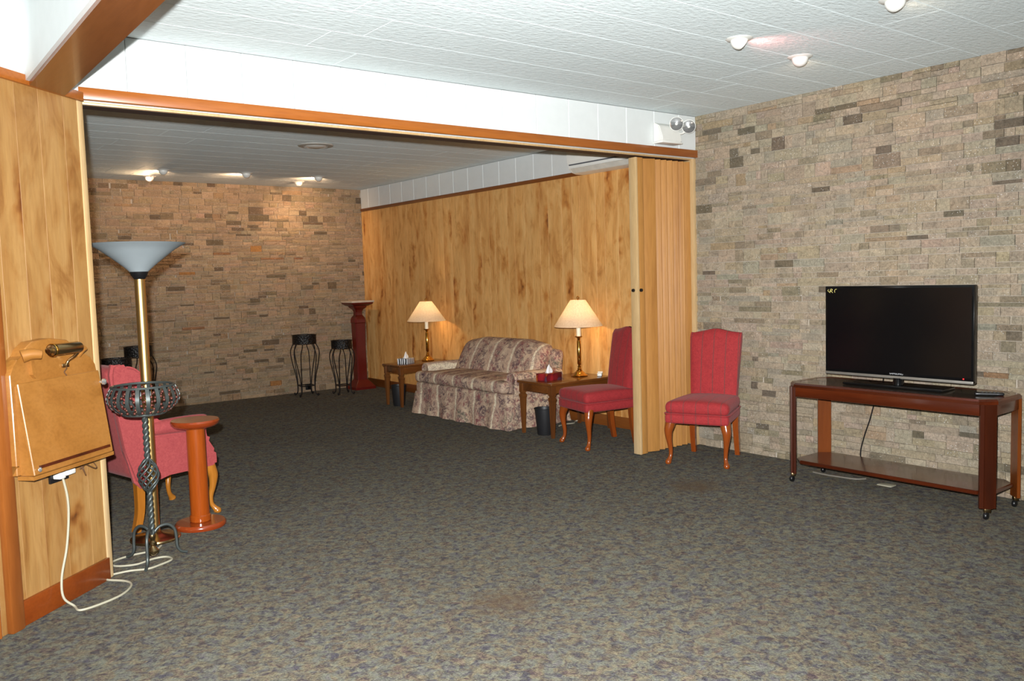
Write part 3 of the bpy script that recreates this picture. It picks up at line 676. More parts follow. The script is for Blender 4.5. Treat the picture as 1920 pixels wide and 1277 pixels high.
bm = B(); box(bm, 0.265, 0.305, 0.0505, 0.058, 0.988, 1.004, M=RA, bev=0.002); obj('mount_plate', bm, M['old_brass'], lm)
bm = B(); tube(bm, spl([P2(0.287, 0.058, 0.992), P2(0.30, 0.07, 0.985), P2(0.312, 0.068, 0.972), P2(0.315, 0.08, 0.958)], 4), 0.0025, 6); obj('lamp_wire', bm, M['brown_wire'], lm)

ol = thing('wall_outlet', 'black wall outlet with white plugs below the wall desk', 'outlet')
bm = B(); box(bm, 0.255, 0.365, 0.0005, 0.012, 0.515, 0.583, M=RA, bev=0.003); obj('cover_plate', bm, M['black_plastic'], ol)
bm = B(); box(bm, 0.317, 0.352, 0.012, 0.048, 0.532, 0.562, M=RA, bev=0.005); obj('plug', bm, M['white_plastic'], ol)
bm = B(); box(bm, 0.262, 0.318, 0.012, 0.052, 0.540, 0.562, M=RA, bev=0.005); obj('plug', bm, M['white_plastic'], ol)

cable = [P2(0.335, 0.046, 0.532), P2(0.322, 0.05, 0.45), P2(0.318, 0.045, 0.36), P2(0.335, 0.04, 0.24), P2(0.375, 0.04, 0.13), P2(0.385, 0.05, 0.05), P2(0.37, 0.085, 0.010)]
cable = [tuple(p) for p in cable] + [(-4.335, -0.40, 0.007), (-4.255, -0.385, 0.007), (-4.16, -0.33, 0.007), (-4.10, -0.24, 0.007), (-4.105, -0.165, 0.007), (-4.165, -0.085, 0.007), (-4.155, -0.035, 0.007), (-4.06, -0.03, 0.007), (-3.985, -0.06, 0.007), (-3.925, -0.04, 0.007), (-3.86, 0.0, 0.007), (-3.865, 0.06, 0.007), (-3.92, 0.075, 0.007), (-4.01, 0.045, 0.007), (-4.09, 0.09, 0.007), (-4.085, 0.165, 0.007), (-4.0, 0.205, 0.007), (-3.885, 0.21, 0.007), (-3.835, 0.265, 0.007)]
bm = B(); tube(bm, spl(cable, 7), 0.0048, 8); tag(obj('power_cable', bm, M['cable']), 'white power cable hanging from the outlet and looping on the carpet', 'cable')
wpts = []
for k in range(46):
    a = k / 45 * 4.6 * PI; wpts.append(tuple(P2(0.165 + 0.045 * math.cos(a * 0.5 + 0.6) + 0.02 * math.sin(a), 0.03 + 0.010 * math.sin(a * 0.7), 0.545 + 0.026 * math.sin(a + 0.4) - 0.01 * math.cos(a * 0.5))))
wpts = [tuple(P2(0.13, 0.045, 0.588)), *wpts]
bm = B(); tube(bm, spl(wpts, 3), 0.0028, 6); tag(obj('wire_bundle', bm, M['brown_wire']), 'coiled brown wire hanging under the wall desk', 'wire')

# ------------------------------------------------------------------ red dining chairs
def make_chair(label, loc, rz):
    t = thing('upholstered_chair', label, 'chair', loc, rz, 'red upholstered side chairs')
    # local: front is -Y, origin on the floor under the seat centre
    def seatdef(p):
        tp = 1 + 0.10 * (-p.y / 0.24); x = p.x * tp
        z = p.z + (0.022 * max(0, 1 - (p.x / 0.22) ** 2) * max(0, 1 - (p.y / 0.26) ** 2) if p.z > 0 else 0)
        return (x, p.y, z)
    bm = B(); rcube(bm, (0.200, 0.235, 0.034), 0.02, (8, 8, 1), (0, 0, 0.315), lambda p: (p.x * (1 + 0.10 * (-p.y / 0.24)), p.y, p.z)); ap = obj('seat_rail', bm, M['red_fabric'], t)
    bm = B(); rcube(bm, (0.202, 0.237, 0.042), 0.036, (8, 8, 1), (0, 0, 0.387), seatdef); st = obj('seat', bm, M['red_fabric'], t)
    bm = B(); lp = []
    for cx_, cy_, a0 in ((0.17, 0.205, 0), (-0.17, 0.205, 1), (-0.17, -0.205, 2), (0.17, -0.205, 3)):
        for k in range(5):
            a = (a0 + k / 4) * PI / 2; x = cx_ + 0.034 * math.cos(a); y = cy_ + 0.034 * math.sin(a); lp.append((x * (1 + 0.10 * (-y / 0.24)), y, 0.350))
    tube(bm, lp, 0.0045, 6, closed=True); obj('piping', bm, M['red_fabric'], st)
    # backrest: outline with a camel hump, reclined
    def top(x): return 0.868 + 0.026 * math.exp(-(x / 0.085) ** 2) - 0.012 * max(0, abs(x) - 0.13) / 0.06 + 0.010 * max(0, abs(x) - 0.155) / 0.03
    xs = [-1, -0.9, -0.75, -0.6, -0.45, -0.3, -0.15, 0, 0.15, 0.3, 0.45, 0.6, 0.75, 0.9, 1]
    bm = B(); rings = []
    zs = [0.0, 0.03, 0.2, 0.4, 0.6, 0.8, 0.93, 0.975, 0.995, 1.0]
    for f in zs:
        ring = []
        for side in (0, 1):
            for xn in (xs if side == 0 else xs[::-1]):
                hw = 0.158 + 0.026 * f; sh = 1 - 0.012 * (f > 0.96) * (f - 0.96) / 0.04
                x = xn * hw * sh; z = 0.335 + (top(x) - 0.335) * f
                th = 0.040 * (1 - max(0, (f - 0.93) / 0.07) ** 2 * 0.75) * (1 - 0.35 * max(0, abs(xn) - 0.85) / 0.15)
                bulge = 0.014 * (1 - xn * xn) * math.sin(PI * min(1, f * 1.02)) if side == 0 else 0
                yc = 0.205 + 0.085 * (f ** 1.3)
                y = yc - th - bulge if side == 0 else yc + th
                ring.append((x, y, z))
        rings.append(ring)
    loft(bm, rings); obj('backrest', bm, M['red_fabric'], t, ang=50)
    for s in (-1, 1):
        bm = B(); path = [(s * 0.185, -0.190, 0.30, 0.036), (s * 0.192, -0.198, 0.265, 0.034), (s * 0.200, -0.206, 0.225, 0.029), (s * 0.197, -0.203, 0.165, 0.0205), (s * 0.190, -0.196, 0.105, 0.0155), (s * 0.189, -0.198, 0.058, 0.0135), (s * 0.195, -0.208, 0.030, 0.0165), (s * 0.200, -0.217, 0.014, 0.022), (s * 0.200, -0.218, 0.001, 0.017)]
        pp = spl(path, 4); tube(bm, [p[:3] for p in pp], [p[3] for p in pp], 14); obj('leg', bm, M['cherry_leg'], t, ang=60)
        bm = B(); path = [(s * 0.155, 0.205, 0.33), (s * 0.155, 0.205, 0.24), (s * 0.157, 0.214, 0.13), (s * 0.158, 0.238, 0.0)]
        tube(bm, spl(path, 4), [0.031 - 0.0007 * k for k in range(13)], 4, a0=PI / 4, sq=1.0); obj('leg', bm, M['cherry_leg'], t, ang=30)
    return t
def face(dx, dy): return math.atan2(dy, dx) + PI / 2       # rotation that turns local -Y to (dx, dy)
make_chair('red striped chair standing against the stone wall beside the folding door', (-0.375, -0.372, 0), face(-0.92, -0.39))
make_chair('red chair half hidden behind the folding door by the side table', (-0.485, 0.585, 0), face(-0.975, 0.22))

# ------------------------------------------------------------------ sofa
def make_sofa():
    t = thing('loveseat', 'floral striped loveseat with skirt against the wood panelling', 'sofa', (-0.335, 2.255, 0), -PI / 2)
    bm = B(); rcube(bm, (0.74, 0.335, 0.075), 0.03, (10, 6, 1), (0, 0.01, 0.235)); obj('seat_base', bm, M['floral'], t)
    # skirt with pleats
    def ring(z, fl_):
        pts = []; hw, hd = 0.735 + fl_, 0.335 + fl_; per = []
        nseg = 40
        for i in range(nseg): per.append((-hw + 2 * hw * i / nseg, -hd, 0, -1))
        for i in range(nseg // 2): per.append((hw, -hd + 2 * hd * i / (nseg // 2), 1, 0))
        for i in range(nseg): per.append((hw - 2 * hw * i / nseg, hd, 0, 1))
        for i in range(nseg // 2): per.append((-hw, hd - 2 * hd * i / (nseg // 2), -1, 0))
        for k, (x, y, nx, ny) in enumerate(per):
            a = fl_ * 0.5 * math.sin(k * 0.95) + fl_ * 0.35 * math.sin(k * 0.37 + 1)
            pts.append((x + nx * a, y + 0.01 + ny * a, z))
        return pts
    bm = B(); loft(bm, [ring(0.006, 0.030), ring(0.05, 0.024), ring(0.12, 0.014), ring(0.19, 0.006), ring(0.215, 0.002)]); obj('skirt', bm, M['floral'], t, ang=60)
    # T cushion
    def cd_(p):
        x = p.x; y = p.y
        if y > -0.20: k = min(1, (y + 0.20) / 0.03); x = x * (1 - 0.17 * k)
        z = p.z + (0.020 * max(0, 1 - (p.x / 0.72) ** 4) * max(0, 1 - (p.y / 0.33) ** 2) if p.z > 0 else 0)
        return (x, y, z)
    bm = B(); rcube(bm, (0.715, 0.29, 0.052), 0.040, (18, 12, 1), (0, -0.065, 0.362), cd_); st = obj('seat_cushion', bm, M['floral'], t)
    # back
    def bk(p):
        u = p.x / 0.66; z = p.z
        k = (p.z + 0.19) / 0.38
        drop = 0.045 * max(0, abs(u) - 0.55) / 0.45 * (0.3 + 0.7 * k)
        z = z - drop * max(0, k); y = p.y + 0.175 * k - (0.030 * (1 - u * u) * math.sin(PI * min(1, max(0, k))) if p.y < 0 else 0)
        return (p.x * (1 - 0.04 * k), y, z)
    bm = B(); rcube(bm, (0.64, 0.085, 0.19), 0.07, (16, 2, 6), (0, 0.105, 0.535), bk); obj('back_cushion', bm, M['floral'], t)
    bm = B(); rcube(bm, (0.70, 0.055, 0.21), 0.045, (12, 1, 6), (0, 0.275, 0.45), lambda p: (p.x, p.y + 0.055 * (p.z + 0.21) / 0.42, p.z - 0.05 * max(0, abs(p.x) / 0.7 - 0.6))); obj('back_frame', bm, M['floral'], t)
    for s in (-1, 1):
        bm = B(); sec = []
        for k in range(20):
            a = -PI * 0.42 + k / 19 * PI * 1.84
            sec.append((0.672 + 0.068 * math.sin(a + PI) * -1 if False else 0.690 + 0.068 * math.cos(a + PI * 1.5), 0.425 + 0.062 * math.sin(a + PI * 1.5)))
        sec = [(0.640, 0.28), (0.640, 0.36), (0.632, 0.39), (0.622, 0.425), (0.632, 0.462), (0.66, 0.486), (0.70, 0.490), (0.735, 0.472), (0.752, 0.437), (0.748, 0.40), (0.735, 0.37), (0.738, 0.28)]
        sec = spl(sec, 3, closed=True)
        ys = [(-0.232, 0.80), (-0.240, 0.90), (-0.232, 0.98), (-0.215, 1.0), (0.0, 1.0), (0.30, 1.0)]
        cx_, cz_ = 0.688, 0.40
        loft(bm, [[(s * (cx_ + (x - cx_) * k), y, cz_ + (z - cz_) * k - 0.012 * max(0, y)) for x, z in sec] for y, k in ys]); obj('arm', bm, M['floral'], t, ang=60)
    return t
make_sofa()

# ------------------------------------------------------------------ side tables
def make_table(label, x0, x1, y0, y1, h):
    cx_, cy_ = (x0 + x1) / 2, (y0 + y1) / 2; hx, hy = (x1 - x0) / 2, (y1 - y0) / 2
    t = thing('side_table', label, 'table', (cx_, cy_, 0), 0, 'walnut end tables beside the loveseat')
    bm = B(); box(bm, -hx, hx, -hy, hy, h - 0.022, h, bev=0.006, seg=3); obj('tabletop', bm, M['table_wood'], t)
    for a in (-1, 1):
        bm = B(); box(bm, -hx + 0.05, hx - 0.05, a * (hy - 0.03) - 0.009, a * (hy - 0.03) + 0.009, h - 0.085, h - 0.022, bev=0.002); obj('apron', bm, M['table_wood'], t)
        bm = B(); box(bm, a * (hx - 0.03) - 0.009, a * (hx - 0.03) + 0.009, -hy + 0.05, hy - 0.05, h - 0.085, h - 0.022, bev=0.002); obj('apron', bm, M['table_wood'], t)
    for sx in (-1, 1):
        for sy in (-1, 1):
            bm = B(); x, y = sx * (hx - 0.035), sy * (hy - 0.035)
            box(bm, x - 0.023, x + 0.023, y - 0.023, y + 0.023, h - 0.10, h - 0.022, bev=0.003)
            rings = [[(x + r * q * math.cos(PI / 4 + k * PI / 2), y + r * q * math.sin(PI / 4 + k * PI / 2), z) for k in range(4)] for r, z, q in ((0.017, h - 0.10, 1.41), (0.017, h - 0.112, 1.41), (0.024, h - 0.118, 1.41), (0.024, h - 0.135, 1.41), (0.020, h - 0.15, 1.41), (0.0115, 0.0, 1.41))]
            loft(bm, rings); obj('leg', bm, M['table_leg'], t, smooth=False)
    return t
TH = 0.445
make_table('walnut side table nearest the folding door with lamp and red tissue box', -0.64, 0.06, 0.955, 1.40, TH)
make_table('walnut side table at the far end of the loveseat with zebra tissue box', -0.62, 0.05, 3.36, 3.72, 0.435)

def make_lamp(label, loc, hgt=0.65):
    t = thing('table_lamp', label, 'lamp', loc, 0, 'brass candlestick table lamps')
    bm = B(); lathe(bm, [(0.0, 0), (0.068, 0), (0.070, 0.006), (0.066, 0.012), (0.055, 0.016), (0.040, 0.034), (0.026, 0.044), (0.024, 0.052), (0.014, 0.058)], 40, rfun=lambda a: 1 + 0.02 * math.cos(8 * a)); obj('base', bm, M['brass'], t, ang=40)
    bm = B(); lathe(bm, [(0.013, 0.056), (0.019, 0.064), (0.012, 0.074), (0.016, 0.082), (0.010, 0.092), (0.012, 0.098), (0.017, 0.104), (0.017, 0.300), (0.012, 0.306), (0.013, 0.320), (0.018, 0.328), (0.032, 0.334), (0.034, 0.340), (0.016, 0.344)], 24); obj('column', bm, M['brass'], t, ang=40)
    bm = B(); lathe(bm, [(0.019, 0.342), (0.019, 0.430), (0.015, 0.434), (0.0, 0.434)], 24); obj('candle_sleeve', bm, M['candle'], t)
    bm = B(); lathe(bm, [(0.008, 0.434), (0.012, 0.45), (0.026, 0.49), (0.028, 0.51), (0.020, 0.535), (0.0, 0.545)], 20); obj('bulb', bm, M['bulb'], t)
    z0, z1 = 0.425, hgt
    bm = B(); lathe(bm, [(0.205, z0), (0.207, z0 + 0.004), (0.066, z1), (0.063, z1 + 0.001)], 56, cap=False); sh = obj('lamp_shade', bm, M['shade'], t)
    bm = B(); tube(bm, [(0.063 * math.cos(a), 0.063 * math.sin(a), z1 - 0.004) for a in [2 * PI * k / 24 for k in range(24)]], 0.0018, 6, closed=True)
    for k in range(3):
        a = 2 * PI * k / 3; tube(bm, [(0, 0, z1 - 0.004), (0.063 * math.cos(a), 0.063 * math.sin(a), z1 - 0.004)], 0.0018, 6)
    obj('spider', bm, M['brass'], sh)
    bm = B(); tube(bm, [(0.045 * math.cos(a) , 0, 0.44 + (z1 - 0.45) * (0.5 - 0.5 * math.cos(a)) if False else 0.44 + (z1 - 0.445) * math.sin(a)) for a in [PI * k / 16 for k in range(17)]], 0.0018, 6); obj('harp', bm, M['brass'], t)
    bm = B(); tube(bm, [(0, 0, z1 - 0.006), (0, 0, z1 + 0.010)], 0.004, 8); tube(bm, [(0.011 * math.cos(a), 0, z1 + 0.020 + 0.011 * math.sin(a)) for a in [2 * PI * k / 16 for k in range(16)]], 0.0032, 8, closed=True); obj('finial', bm, M['brass'], t)
    light('lamp_glow', 'POINT', t, (0, 0, 0.512), 33.0, (1.0, 0.62, 0.25), 0.03)
    return t
make_lamp('lit brass table lamp on the side table nearest the folding door', (-0.125, 1.185, TH + 0.0005), 0.648)
make_lamp('lit brass table lamp on the far side table', (-0.125, 3.60, 0.4355), 0.635)

def tissue_box(label, loc, rz, mat, w_, d_, h_):
    t = thing('tissue_box', label, 'tissue box', loc, rz)
    bm = B(); box(bm, -w_ / 2, w_ / 2, -d_ / 2, d_ / 2, 0, h_, bev=0.002); obj('carton', bm, mat, t)
    bm = B(); rings = []
    for z, r in ((0.0, 0.042), (0.015, 0.040), (0.030, 0.030), (0.048, 0.020), (0.062, 0.010)):
        rings.append([(r * 1.0 * math.cos(a) * (1 + 0.25 * math.cos(3 * a + z * 60)) + 0.10 * z, r * 0.45 * math.sin(a) * (1 + 0.3 * math.sin(5 * a)), h_ + z - 0.002 + 0.010 * math.sin(2 * a) * (z > 0.04)) for a in [2 * PI * k / 20 for k in range(20)]])
    loft(bm, rings); obj('tissue', bm, M['tissue'], t, ang=70)
tissue_box('red fruit print tissue box on the near side table', (-0.475, 1.175, TH + 0.0005), 0.15, M['fruit'], 0.20, 0.11, 0.062)
tissue_box('black and white zebra print tissue box on the far side table', (-0.44, 3.53, 0.4355), 0.5, M['zebra'], 0.15, 0.12, 0.055)
wt = thing('handset', 'white handset lying beside the brass lamp on the near table', 'handset', (-0.005, 1.06, TH + 0.0005), 0.75)
bm = B(); rcube(bm, (0.070, 0.020, 0.010), 0.009, (6, 2, 1), (0, 0, 0.0112), lambda p: (p.x, p.y, p.z + 0.012 * (p.x / 0.07) ** 2 * (p.z > 0))); obj('body', bm, M['white_plastic'], wt)
for sx in (-1, 1):
    bm = B(); rcube(bm, (0.016, 0.021, 0.004), 0.004, (2, 2, 1), (sx * 0.05, 0, 0.026)); obj('end_cap', bm, M['tissue'], wt)

def bin_(label, loc, r0, r1, h):
    t = thing('wastebasket', label, 'wastebasket', loc, 0, 'black plastic wastebaskets under the side tables')
    bm = B(); lathe(bm, [(0.0, 0.0), (r0, 0.0), (r0 + 0.002, 0.004), (r1, h - 0.004), (r1 + 0.004, h), (r1 - 0.002, h + 0.002), (r1 - 0.005, h - 0.005), (r0 - 0.003, 0.008), (0, 0.007)], 40, cap=False); obj('bucket', bm, M['basket_plastic'], t)
    bm = B(); tube(bm, [((r1 + 0.003) * math.cos(a), (r1 + 0.003) * math.sin(a), h - 0.002) for a in [2 * PI * k / 40 for k in range(40)]], 0.0035, 8, closed=True); obj('rim', bm, M['basket_plastic'], t)
bin_('black wastebasket under the near side table', (-0.535, 1.175, 0), 0.060, 0.082, 0.22)
bin_('black wastebasket under the far side table', (-0.535, 3.54, 0), 0.058, 0.078, 0.215)
bm = B(); tube(bm, spl([(-0.22, 1.36, 0.006), (-0.12, 1.385, 0.006), (-0.04, 1.37, 0.006), (0.03, 1.43, 0.006), (0.06, 1.42, 0.012)], 6), 0.005, 8); tag(obj('lamp_cord', bm, M['cable']), 'white cord on the carpet behind the near side table', 'cord')

# ------------------------------------------------------------------ pedestal and plant stands
pd = thing('plant_pedestal', 'tall red mahogany pedestal with marble top in the far corner', 'pedestal', (-0.135, 5.14, 0), 0)
def sqring(r, z, ch=0.0):
    if ch <= 0: return [(r, r, z), (r, r, z), (-r, r, z), (-r, r, z), (-r, -r, z), (-r, -r, z), (r, -r, z), (r, -r, z)]
    c = r * (1 - ch); return [(r, c, z), (c, r, z), (-c, r, z), (-r, c, z), (-r, -c, z), (-c, -r, z), (c, -r, z), (r, -c, z)]
bm = B(); loft(bm, [sqring(0.135, 0.0, 0.04), sqring(0.135, 0.03, 0.04), sqring(0.125, 0.04, 0.04), sqring(0.078, 0.10, 0.10), sqring(0.070, 0.115, 0.12)]); obj('base', bm, M['pedestal_red'], pd, ang=25)
bm = B(); loft(bm, [sqring(0.066, 0.112, 0.2), sqring(0.062, 0.5, 0.2), sqring(0.068, 0.80, 0.2)]); obj('column', bm, M['pedestal_red'], pd, ang=25)
bm = B(); loft(bm, [sqring(0.068, 0.80, 0.25), sqring(0.074, 0.81, 0.25), sqring(0.074, 0.84, 0.25), sqring(0.066, 0.87, 0.28), sqring(0.045, 0.90, 0.3), sqring(0.042, 0.935, 0.3), sqring(0.052, 0.965, 0.28), sqring(0.085, 0.995, 0.2), sqring(0.092, 1.015, 0.2)]); obj('capital', bm, M['pedestal_red'], pd, ang=25)
bm = B(); loft(bm, [sqring(0.10, 1.012, 0.1), sqring(0.140, 1.035, 0.08), sqring(0.145, 1.052, 0.08)]); obj('top_moulding', bm, M['pedestal_red'], pd, ang=25)
bm = B(); box(bm, -0.15, 0.15, -0.15, 0.15, 1.052, 1.076, bev=0.004); obj('marble_top', bm, M['marble'], pd)

def plant_stand(label, loc, h, r, rz=0.2):
    t = thing('plant_stand', label, 'plant stand', loc, rz, 'black wrought iron plant stands')
    bh = 0.105 * h / 0.71
    bm = B(); lathe(bm, [(r, h - bh), (r, h - 0.004), (r + 0.007, h - 0.002), (r + 0.007, h), (r - 0.004, h), (r - 0.004, h - bh), (r, h - bh)], 48, cap=False); obj('pierced_band', bm, M['rim'], t)
    bm = B(); lathe(bm, [(0, h - 0.02), (r - 0.005, h - 0.02), (r - 0.005, h - 0.012), (0, h - 0.012)], 40, cap=False); obj('top_plate', bm, M['iron'], t)
    zb = h - bh
    for k in range(4):
        a = k * PI / 2 + PI / 4
        for da in (-0.24, 0.24):
            bm = B(); p = []
            for f, rr, spread in ((1.02, r * 0.90, 1), (0.93, r * 1.12, 1), (0.82, r * 1.24, 1), (0.62, r * 1.12, 0.75), (0.38, r * 0.90, 0.4), (0.20, r * 0.82, 0.16), (0.08, r * 0.84, 0.12), (0.03, r * 0.98, 0.12), (0.010, r * 1.08, 0.12)):
                aa = a + da * spread * (1.35 if f > 0.9 else 1); p.append((rr * math.cos(aa), rr * math.sin(aa), max(0.0065, zb * f)))
            tube(bm, spl(p, 4), 0.0052, 7); obj('leg_rod', bm, M['iron'], t)
        bm = B(); sc_ = [(r * 1.06, 0.006), (r * 1.14, 0.008), (r * 1.18, 0.020), (r * 1.13, 0.028), (r * 1.09, 0.020)]
        tube(bm, spl([(q * math.cos(a), q * math.sin(a), z) for q, z in sc_], 4), 0.006, 7); obj('foot_scroll', bm, M['iron'], t)
    zz = zb * 0.20
    bm = B(); c4 = [(r * 0.82 * math.cos(k * PI / 2 + PI / 4), r * 0.82 * math.sin(k * PI / 2 + PI / 4), zz) for k in range(4)]
    for k in range(4): tube(bm, [c4[k], c4[(k + 1) % 4]], 0.005, 6)
    obj('stretcher', bm, M['iron'], t)
    return t
plant_stand('taller black iron plant stand against the far stone wall', (-0.875, 5.07, 0), 0.71, 0.135, -0.14)
plant_stand('shorter black iron plant stand beside the red pedestal', (-0.515, 4.85, 0), 0.63, 0.118, -0.14)
plant_stand('black iron plant stand behind the rose armchair, taller one', (-2.70, 5.04, 0), 0.71, 0.135, 0.1)
plant_stand('black iron plant stand behind the rose armchair, lower one', (-2.99, 4.70, 0), 0.63, 0.135, 0.4)
op = thing('floor_outlet', 'small black outlet low on the far stone wall', 'outlet', (-0.717, L - 0.026, 0.062))
bm = B(); box(bm, -0.035, 0.035, -0.010, 0.03, -0.035, 0.035, bev=0.003); obj('cover_plate', bm, M['black_plastic'], op)
bm = B(); box(bm, -0.014, 0.014, -0.016, -0.008, -0.022, 0.022, bev=0.002); obj('socket', bm, M['gloss_black'], op)

# ------------------------------------------------------------------ rose armchair
def armchair():
    t = thing('armchair', 'rose upholstered armchair seen from behind at the opening', 'armchair', (-3.70, 0.905, 0), face(0.975, 0.22))
    # front is -Y; back at +Y ~0.23, width +-0.285
    bm = B(); rcube(bm, (0.255, 0.225, 0.070), 0.025, (8, 8, 2), (0, -0.005, 0.358)); obj('seat_frame', bm, M['rose_fabric'], t)
    bm = B(); rcube(bm, (0.225, 0.215, 0.045), 0.038, (8, 8, 1), (0, -0.025, 0.455), lambda p: (p.x, p.y, p.z + 0.015 * (1 - (p.x / .23) ** 2) * (p.z > 0))); obj('seat_cushion', bm, M['rose_fabric'], t)
    def bk(p):
        k = (p.z + 0.31) / 0.62; return (p.x, p.y + 0.11 * k, p.z - 0.05 * max(0, abs(p.x) / 0.27 - 0.35) ** 2 * max(0, k))
    bm = B(); rcube(bm, (0.262, 0.062, 0.31), 0.045, (10, 1, 10), (0, 0.168, 0.59), bk); obj('backrest', bm, M['rose_fabric'], t)
    for s in (-1, 1):
        # side panel with wing and scooped arm front
        prof = [(0.232, 0.278), (0.10, 0.281), (-0.10, 0.284), (-0.228, 0.287), (-0.246, 0.298), (-0.248, 0.335), (-0.243, 0.368), (-0.222, 0.405), (-0.200, 0.445), (-0.192, 0.49), (-0.188, 0.53), (-0.165, 0.548), (0.02, 0.555), (0.11, 0.60), (0.135, 0.68), (0.140, 0.78), (0.155, 0.85), (0.20, 0.89), (0.255, 0.895), (0.325, 0.86)]
        bm = B(); x0, x1 = s * 0.235, s * 0.283
        prism(bm, spl(prof, 3, closed=True), lambda y, z: (x0, y, z), lambda y, z: (x1, y, z)); bmesh.ops.bevel(bm, geom=[e for e in bm.edges if abs(e.verts[0].co.x - e.verts[1].co.x) < 1e-6 and len(e.link_faces) == 2], offset=0.014, segments=3, affect='EDGES'); obj('side_panel', bm, M['rose_fabric'], t, ang=40)
        bm = B(); pp = [(s * 0.265, 0.13, 0.545, 0.038), (s * 0.268, 0.02, 0.548, 0.043), (s * 0.270, -0.10, 0.545, 0.046), (s * 0.270, -0.18, 0.540, 0.046), (s * 0.270, -0.196, 0.538, 0.036), (s * 0.270, -0.200, 0.537, 0.01)]
        pp = spl(pp, 4); tube(bm, [q[:3] for q in pp], [q[3] for q in pp], 20); obj('arm_roll', bm, M['rose_fabric'], t, ang=60)
        bm = B(); path = [(s * 0.235, -0.215, 0.30, 0.038), (s * 0.243, -0.226, 0.262, 0.036), (s * 0.252, -0.238, 0.222, 0.028), (s * 0.248, -0.234, 0.16, 0.019), (s * 0.238, -0.224, 0.10, 0.0145), (s * 0.238, -0.228, 0.055, 0.013), (s * 0.246, -0.243, 0.028, 0.0165), (s * 0.252, -0.254, 0.012, 0.022), (s * 0.252, -0.255, 0.001, 0.016)]
        pp = spl(path, 4); tube(bm, [q[:3] for q in pp], [q[3] for q in pp], 14); obj('leg', bm, M['light_leg'], t, ang=60)
        bm = B(); tube(bm, spl([(s * 0.235, 0.19, 0.30), (s * 0.235, 0.19, 0.2), (s * 0.236, 0.196, 0.10), (s * 0.238, 0.222, 0.0)], 4), [0.032 - 0.0006 * k for k in range(13)], 4, a0=PI / 4); obj('leg', bm, M['light_leg'], t, ang=30)
armchair()

# ------------------------------------------------------------------ torchiere, round table, basket stand
tc = thing('torchiere_lamp', 'brass torchiere floor lamp with frosted white bowl shade', 'floor lamp', (-3.817, 0.43, 0))
bm = B(); lathe(bm, [(0.0, 0), (0.122, 0), (0.125, 0.006), (0.122, 0.014), (0.09, 0.022), (0.045, 0.030), (0.030, 0.042), (0.0, 0.042)], 48); obj('base', bm, M['old_brass'], tc)
bm = B(); lathe(bm, [(0.0255, 0.040), (0.0255, 1.355), (0.0, 1.355)], 32); obj('pole', bm, M['satin_brass'], tc)
bm = B(); lathe(bm, [(0.026, 1.350), (0.040, 1.372), (0.045, 1.388), (0.0, 1.388)], 32); obj('collar', bm, M['black_plastic'], tc)
sp_ = spl([(0.043, 1.386), (0.062, 1.405), (0.098, 1.436), (0.140, 1.470), (0.185, 1.504), (0.232, 1.530)], 4)
bm = B(); lathe(bm, sp_ + [(r - 0.004, z + 0.0015) for r, z in sp_[::-1]], 56, cap=False); obj('bowl_shade', bm, M['torch_shade'], tc)

rt = thing('round_pedestal_table', 'small orange wood pedestal table with round top and base', 'table', (-3.560, 0.505, 0))
bm = B(); lathe(bm, [(0.0, 0.545), (0.085, 0.545), (0.110, 0.552), (0.124, 0.566), (0.127, 0.578), (0.122, 0.588), (0.0, 0.590)], 48); obj('tabletop', bm, M['red_wood'], rt)
bm = B(); lathe(bm, [(0.050, 0.028), (0.055, 0.034), (0.055, 0.062), (0.050, 0.068), (0.049, 0.546), (0.0, 0.546)], 40); obj('column', bm, M['orange_wood'], rt)
bm = B(); lathe(bm, [(0.0, 0.0), (0.130, 0.0), (0.134, 0.008), (0.133, 0.020), (0.125, 0.029), (0.0, 0.030)], 48); obj('base', bm, M['red_wood'], rt)

bs = thing('basket_stand', 'twisted pewter iron stand with a beaded bowl basket', 'basket stand', (-3.925, 0.065, 0), 0.3)
# basket bowl: ribs between two rings
zt, zb_ = 0.845, 0.715
BP = spl([(0.0, 0.092), (0.16, 0.128), (0.38, 0.152), (0.60, 0.158), (0.82, 0.150), (1.0, 0.137)], 8)
def bowl(f):  # f 0 bottom .. 1 top -> radius
    for (f0, r0), (f1, r1) in zip(BP, BP[1:]):
        if f <= f1 + 1e-9: return r0 + (r1 - r0) * (f - f0) / max(1e-6, f1 - f0)
    return BP[-1][1]
NR = 22
for k in range(NR):
    a = 2 * PI * k / NR; bm = B(); pts = []
    rings = []
    for q in range(9):
        f = q / 8; r = bowl(f); z = zb_ + (zt - zb_) * f; wv = 0.0085; n_ = Vector((math.cos(a), math.sin(a), 0)); tt = Vector((-math.sin(a), math.cos(a), 0)); c = n_ * r + Vector((0, 0, z))
        rings.append([tuple(c + tt * wv), tuple(c + tt * wv + n_ * 0.003), tuple(c - tt * wv + n_ * 0.003), tuple(c - tt * wv)])
    loft(bm, rings); obj('basket_rib', bm, M['pewter'], bs, ang=30)
for nm, f, rad in (('rim_ring', 1.0, 0.006), ('base_ring', 0.0, 0.006)):
    bm = B(); tube(bm, [(bowl(f) * math.cos(a), bowl(f) * math.sin(a), zb_ + (zt - zb_) * f) for a in [2 * PI * q / 48 for q in range(48)]], rad, 8, closed=True); obj(nm, bm, M['pewter'], bs)
bm = B(); lathe(bm, [(0.0, zb_ - 0.004), (bowl(0), zb_ - 0.004), (bowl(0), zb_ + 0.003), (0, zb_ + 0.003)], 40, cap=False); obj('basket_floor', bm, M['pewter'], bs)
bm = B()
